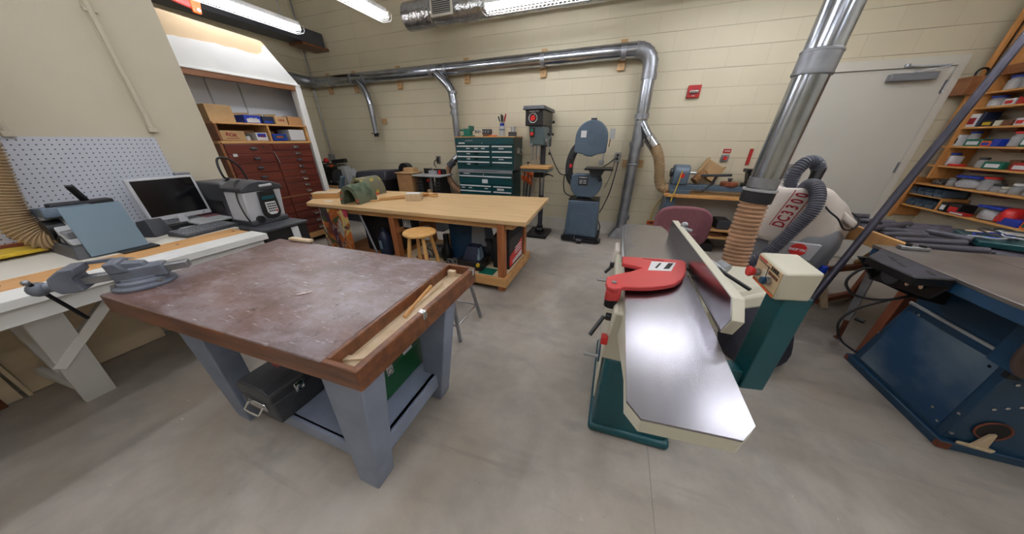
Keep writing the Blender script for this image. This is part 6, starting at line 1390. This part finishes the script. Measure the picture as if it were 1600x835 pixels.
for i in range(12):          # lower layer that carries the visible ones
    y = 2.11+i*.095; x0 = 1.80+rnd.uniform(0,.02); L_ = rnd.uniform(.7,1.1)
    q = thing('foam_tube','dark grey foam-covered tube in the bottom layer of the wooden tray','tube',(x0+L_/2,y,.716),0,'bottom layer of foam tubes')
    MB().cyl((x0,y,.74),(x0+L_,y+rnd.uniform(-.01,.01),.74),.0245,n=14).build('foam_sleeve','foam_grey',q,bevel=.003)
t = thing('green_case','flat dark green case with cables on it at the wall side of the tray','case',(2.5,2.6,.77)); T_ = Matrix.Translation((2.52,2.58,.79))@rot('Z',-20)
b = MB(T_); b.cbox((0,0,0),(.5,.32,.035)); b.build('case_body','chest_green',t,bevel=.006)
for i in range(6):
    c = V((2.33+.045*i,2.60+.035*(i%3),.815+.006*i)); r = .05+.012*(i%3)
    tag(MB(Matrix.Translation(c)@rot('Z',30*i)@rot('X',9*((i%3)-1))).ring([(r*1.7*math.cos(2*PI*k/24),r*math.sin(2*PI*k/24),.003*math.sin(k)) for k in range(26)],.0045,6).build('coiled_cable',('lt_grey','blue_plastic','dark_grey','silver_plastic','lt_grey','black_rubber')[i]),('pale grey','blue','dark grey','silver','second pale grey','black')[i]+' cable coil lying on the flat green case','cable','cable coils on the green case')

# ------------------------------------------------------------------ shelves on the right wall
t = thing('wall_shelf','open pine shelf rack full of jars and boxes on the wall beside the door','shelf',(3.24,3.7,.6))
SH = [1.79,1.665,1.50,1.333,1.15,.965,.733]; YL = [4.30,4.33,4.34,4.40,4.42,4.45,4.45]
MB().box(3.13,3.345,4.30,4.325,1.02,2.5).build('side_panel','shelf_wood_z',t,bevel=.003)
b = MB(); b.hex([(3.13,4.455,.60),(3.345,4.455,.60),(3.345,4.475,.60),(3.13,4.475,.60),(3.13,4.455,1.02),(3.345,4.455,1.02),(3.345,4.475,1.02),(3.13,4.475,1.02)]); b.build('side_panel','shelf_wood_z',t,bevel=.003)
MB().bar((3.11,4.44,.58),(3.11,4.34,2.6),.03,.03).build('front_post','shelf_wood_z',t,bevel=.003)
MB().bar((3.14,4.40,1.7),(3.14,4.36,2.6),.03,.02).build('front_post','edge_brown',t,bevel=.003)
for z, yl in zip(SH, YL): MB().box(3.14,3.345,2.45,yl,z-.016,z).build('shelf_board','shelf_wood',t,bevel=.002)
MB().box(3.15,3.345,2.45,4.28,1.915,1.99).build('top_board','brown_cab',t,bevel=.003)
MB().box(3.14,3.345,2.43,2.45,.717,2.0).build('side_panel','shelf_wood_z',t,bevel=.003)
for z, y in ((1.65,3.95),(1.485,3.98),(1.317,3.85),(1.134,3.98),(.949,3.75),(.717,4.05)): MB().hex([(3.2,y-.06,z-.03),(3.33,y-.06,z-.03),(3.33,y+.06,z-.03),(3.2,y+.06,z-.03),(3.17,y-.09,z),(3.34,y-.09,z),(3.34,y+.09,z),(3.17,y+.09,z)]).build('shelf_bracket','edge_brown',t,bevel=.004)
MB().box(3.15,3.34,4.06,4.075,.734,.85).build('divider','shelf_wood_z',t,bevel=.002); MB().box(3.15,3.34,4.075,4.45,.84,.85).build('divider_shelf','shelf_wood',t,bevel=.002)
def jar(y,z,h,r,lidm,label,body='glass_jar',fill='screws',x=3.22,fh=.5,f=False):
    q = thing('jar',label,'jar',(x,y,z)); MB().lathe((x,y,z),[(r*.9,0),(r,.006),(r,h*.8),(r*.8,h*.9),(r*.8,h)],20).build('jar_body',body,q)
    if fill: MB().lathe((x,y,z+.003),[(r*.85,0),(r*.93,.006),(r*.93,h*fh)],18).build('contents',fill,q)
    MB().cyl((x,y,z+h),(x,y,z+h+.018),r*.95,n=20).build('lid',lidm,q,bevel=.003); return q
def pbox(y,z,w,h,d,m_,label,panel=None,name='small_box',x=3.155,tilt=0):
    q = thing(name,label,'box',(x+d/2,y,z)); T_ = Matrix.Translation((x+d/2,y,z))@rot('Z',tilt)
    b = MB(T_); b.box(-d/2,d/2,-w/2,w/2,0,h); b.build('box_body',m_,q,bevel=.003)
    if panel: b = MB(T_); b.box(-d/2-.002,-d/2,-w*.35,w*.35,h*.2,h*.7); b.build('box_label',panel,q)
    return q
def bag(y,z,w,h,m_,label,lid=None,cat='bag',nm='plastic_bag'):
    q = thing(nm,label,cat,(3.23,y,z)); b = MB(); n=18; vs=[]; pr=[(.7,0),(1,.1),(1.05,.4),(.95,.7),(.75,.9),(.5,1)]
    for j,(r,hh) in enumerate(pr):
        for i in range(n):
            a=2*PI*i/n; w_=1+.09*math.sin(3*a+j+y*9)+.05*math.sin(7*a+2*j); vs.append((3.23+.07*r*w_*math.cos(a),y+w/2*r*w_*math.sin(a),z+h*hh))
    b.add(vs,[(j*n+i,j*n+(i+1)%n,(j+1)*n+(i+1)%n,(j+1)*n+i) for j in range(5) for i in range(n)]+[tuple(range(n))[::-1],tuple(range(5*n,6*n))]); b.build('bag_body',m_,q)
    if lid: MB().box(3.16,3.30,y-w*.55,y+w*.5,z+h,z+h+.02).build('lid',lid,q,bevel=.006)
    return q
z=SH[0]; jar(4.20,z+.001,.095,.045,'blue_plastic','jar with a blue lid on the top shelf, nearest the door',fill='bag_cloth'); jar(4.09,z+.001,.10,.042,'blue_plastic','second blue-lidded jar on the top shelf, filled with metal bits'); jar(3.98,z+.001,.10,.045,'blue_plastic','third blue-lidded jar on the top shelf'); jar(3.86,z+.001,.10,.045,'red_plastic','red-lidded jar on the top shelf beside the blue-lidded ones')
z=SH[1]; jar(4.24,z+.001,.07,.05,'blue_plastic','squat blue-lidded jar on the second shelf from the top',fill='paper'); pbox(4.07,z+.001,.08,.05,.1,'label_white','small white and red box on the second shelf from the top','red_plastic'); pbox(3.99,z+.001,.05,.055,.08,'red_paint','small dark red box beside a white one on the second shelf'); pbox(3.90,z+.001,.09,.05,.1,'yellow','pale yellow box on the second shelf from the top'); pbox(3.75,z+.001,.10,.07,.1,'cardboard','brown carton on the second shelf from the top')
z=SH[2]; pbox(4.27,z+.001,.08,.11,.12,'label_white','tall white box with purple end on the third shelf','ink_red'); pbox(4.20,z+.001,.03,.12,.1,'blue_black','narrow dark purple box standing on the third shelf'); pbox(4.13,z+.001,.09,.05,.1,'black_plastic','low black printed box on the third shelf','yellow'); pbox(4.05,z+.001,.05,.045,.08,'cream','small cream box on the third shelf'); pbox(3.98,z+.001,.07,.045,.08,'edge_brown','low brown box on the third shelf'); pbox(3.89,z+.001,.07,.055,.1,'label_white','white box with a red mark on the third shelf','red_plastic'); pbox(3.78,z+.001,.09,.075,.1,'tan_board','tan box on the third shelf'); pbox(3.6,z+.001,.12,.08,.1,'cardboard','brown box further along the third shelf')
z=SH[3]; pbox(4.30,z+.001,.035,.10,.08,'label_white','white striped tube box on the fourth shelf','ink'); jar(4.24,z+.001,.11,.035,'blue_plastic','slim blue-lidded jar on the fourth shelf',fill=None); pbox(4.14,z+.001,.14,.06,.1,'green_plastic','wide teal-green box on the fourth shelf','label_white'); pbox(4.03,z+.001,.08,.045,.1,'orange','orange and tan box on the fourth shelf','blue_plastic'); pbox(3.96,z+.001,.06,.06,.1,'blue_plastic','small royal blue box on the fourth shelf'); jar(3.87,z+.001,.10,.05,'red_plastic','wide red-lidded jar on the fourth shelf'); pbox(3.75,z+.001,.07,.08,.1,'green_plastic','green box with white print on the fourth shelf','label_white')
z=SH[4]; jar(4.31,z+.001,.10,.042,'blue_plastic','jar of red parts with a blue lid on the fifth shelf',fill='red_guard',fh=.6); pbox(4.24,z+.001,.03,.09,.08,'label_white','white tube leaning beside the jar of red parts on the fifth shelf'); pbox(4.19,z+.001,.11,.02,.06,'red_plastic','flat red packet on the fifth shelf'); jar(4.03,z+.001,.07,.032,'dark_grey','little metal-lidded pot alone on the fifth shelf'); pbox(3.87,z+.001,.13,.06,.1,'green_plastic','teal printed box on the fifth shelf','label_white',tilt=8); pbox(3.78,z+.001,.08,.08,.1,'edge_brown','brown box behind the teal box on the fifth shelf',x=3.2); pbox(3.67,z+.001,.12,.06,.1,'red_paint','red and white box on the fifth shelf','label_white')
z=SH[5]; bag(4.27,z+.001,.10,.05,'screws','heap bag of metal parts on the sixth shelf'); jar(4.16,z+.001,.06,.035,'zinc','small metal-lidded jar on the sixth shelf'); bag(4.0,z+.001,.19,.09,'clear_bag','clear bag of parts with a blue clip on the sixth shelf','blue_plastic'); jar(3.86,z+.001,.10,.05,'red_plastic','red-lidded jar on the sixth shelf'); jar(3.78,z+.001,.05,.035,'dark_grey','dark little pot on the sixth shelf'); jar(3.72,z+.001,.035,.03,'cream','pale little pot on the sixth shelf'); jar(3.64,z+.001,.07,.04,'label_white','white-lidded dark jar on the sixth shelf',fill='ink',fh=.8); jar(3.53,z+.001,.09,.05,'blue_plastic','blue-lidded jar of bolts on the sixth shelf')
z=SH[6]
for k, (y0, zz) in enumerate(((4.40,.735),(4.29,.735),(4.18,.735),(4.42,.851),(4.34,.851),(4.25,.851),(4.16,.851))):
    q = thing('parts_bin','small grey-blue open parts bin in the wooden divider on the lowest shelf','bin',(3.23,y0-.03,zz),0,'grey parts bins on the lowest shelf')
    w = .038; b = MB(); b.box(3.155,3.33,y0-.03-w,y0-.03+w,zz,zz+.006); b.hex([(3.155,y0-.03-w,zz),(3.16,y0-.03-w,zz),(3.16,y0-.03+w,zz),(3.155,y0-.03+w,zz),(3.145,y0-.03-w,zz+.035),(3.15,y0-.03-w,zz+.035),(3.15,y0-.03+w,zz+.035),(3.145,y0-.03+w,zz+.035)]); b.box(3.155,3.33,y0-.03-w,y0-.03-w+.005,zz,zz+.07); b.box(3.155,3.33,y0-.03+w-.005,y0-.03+w,zz,zz+.07); b.box(3.325,3.33,y0-.03-w,y0-.03+w,zz,zz+.075); b.build('bin_body','machine_blue',q)
    b = MB(); b.box(3.165,3.32,y0-.03-w+.006,y0-.03+w-.006,zz+.006,zz+.03); b.build('contents','black_metal',q)
pbox(4.02,z+.001,.06,.09,.12,'black_plastic','black box with a white and red label on the lowest shelf','label_white'); pbox(3.93,z+.001,.10,.09,.12,'black_plastic','larger black box with a grey lid on the lowest shelf','red_plastic',tilt=6)
pbox(3.86,z+.001,.16,.025,.05,'red_paint','long flat red and white packet at the edge of the lowest shelf','label_white',x=3.145)
bag(3.68,z+.001,.17,.10,'clear_bag','clear bag of small parts with a blue lid on the lowest shelf','blue_plastic'); bag(3.56,z+.001,.13,.13,'red_plastic','crumpled red bag on the lowest shelf'); pbox(3.47,z+.001,.16,.055,.13,'blue_plastic','royal blue open tray on the lowest shelf',tilt=-8); pbox(3.35,z+.001,.09,.06,.12,'orange','orange box with a green mark on the lowest shelf','green_plastic'); pbox(3.2,z+.001,.12,.08,.12,'cardboard','brown carton at the far end of the lowest shelf')
t = thing('hanging_board','square brown board with a black handle hanging on the door side of the shelf rack','board',(3.06,4.40,1.78))
b = MB(); b.hex([(3.02,4.44,1.775),(3.10,4.44,1.775),(3.10,4.455,1.775),(3.02,4.455,1.775),(3.02,4.32,1.95),(3.10,4.32,1.95),(3.10,4.335,1.95),(3.02,4.335,1.95)]); b.bm.clear()
b.box(3.02,3.105,4.32,4.46,1.78,1.93); b.build('board','brown_cab',t,bevel=.004)
b = MB(); b.ring(spline([(3.03,4.33,1.93),(3.03,4.33,1.965),(3.05,4.33,1.985),(3.08,4.33,1.985),(3.10,4.33,1.965),(3.10,4.33,1.93)],4),.008,8); b.build('handle','black_metal',t)
# red strap at the beam
t = thing('red_strap','bright red-orange folded strap hanging over the dark beam beside the light','strap',(-4.3,2.2,2.57))
b = MB(); b.hex([(-4.32,2.24,2.572),(-4.29,2.24,2.572),(-4.29,2.31,2.572),(-4.32,2.31,2.572),(-4.32,2.24,2.80),(-4.29,2.24,2.80),(-4.29,2.36,2.80),(-4.32,2.36,2.80)]); b.build('strap_end','orange',t,bevel=.01)
b = MB(); b.hex([(-4.33,1.98,2.64),(-4.30,1.98,2.64),(-4.30,2.25,2.60),(-4.33,2.25,2.60),(-4.33,1.98,2.82),(-4.30,1.98,2.82),(-4.30,2.27,2.84),(-4.33,2.27,2.84)]); b.build('strap_fold','red_guard',t,bevel=.01)
b = MB(); b.cyl((-4.288,2.285,2.60),(-4.275,2.285,2.60),.014,n=12); b.build('buckle','chrome',t)
b = MB(); b.cyl((-4.31,2.15,2.80),(-4.31,2.15,H),.006,n=8); b.build('hanging_cord','black_rubber',t)
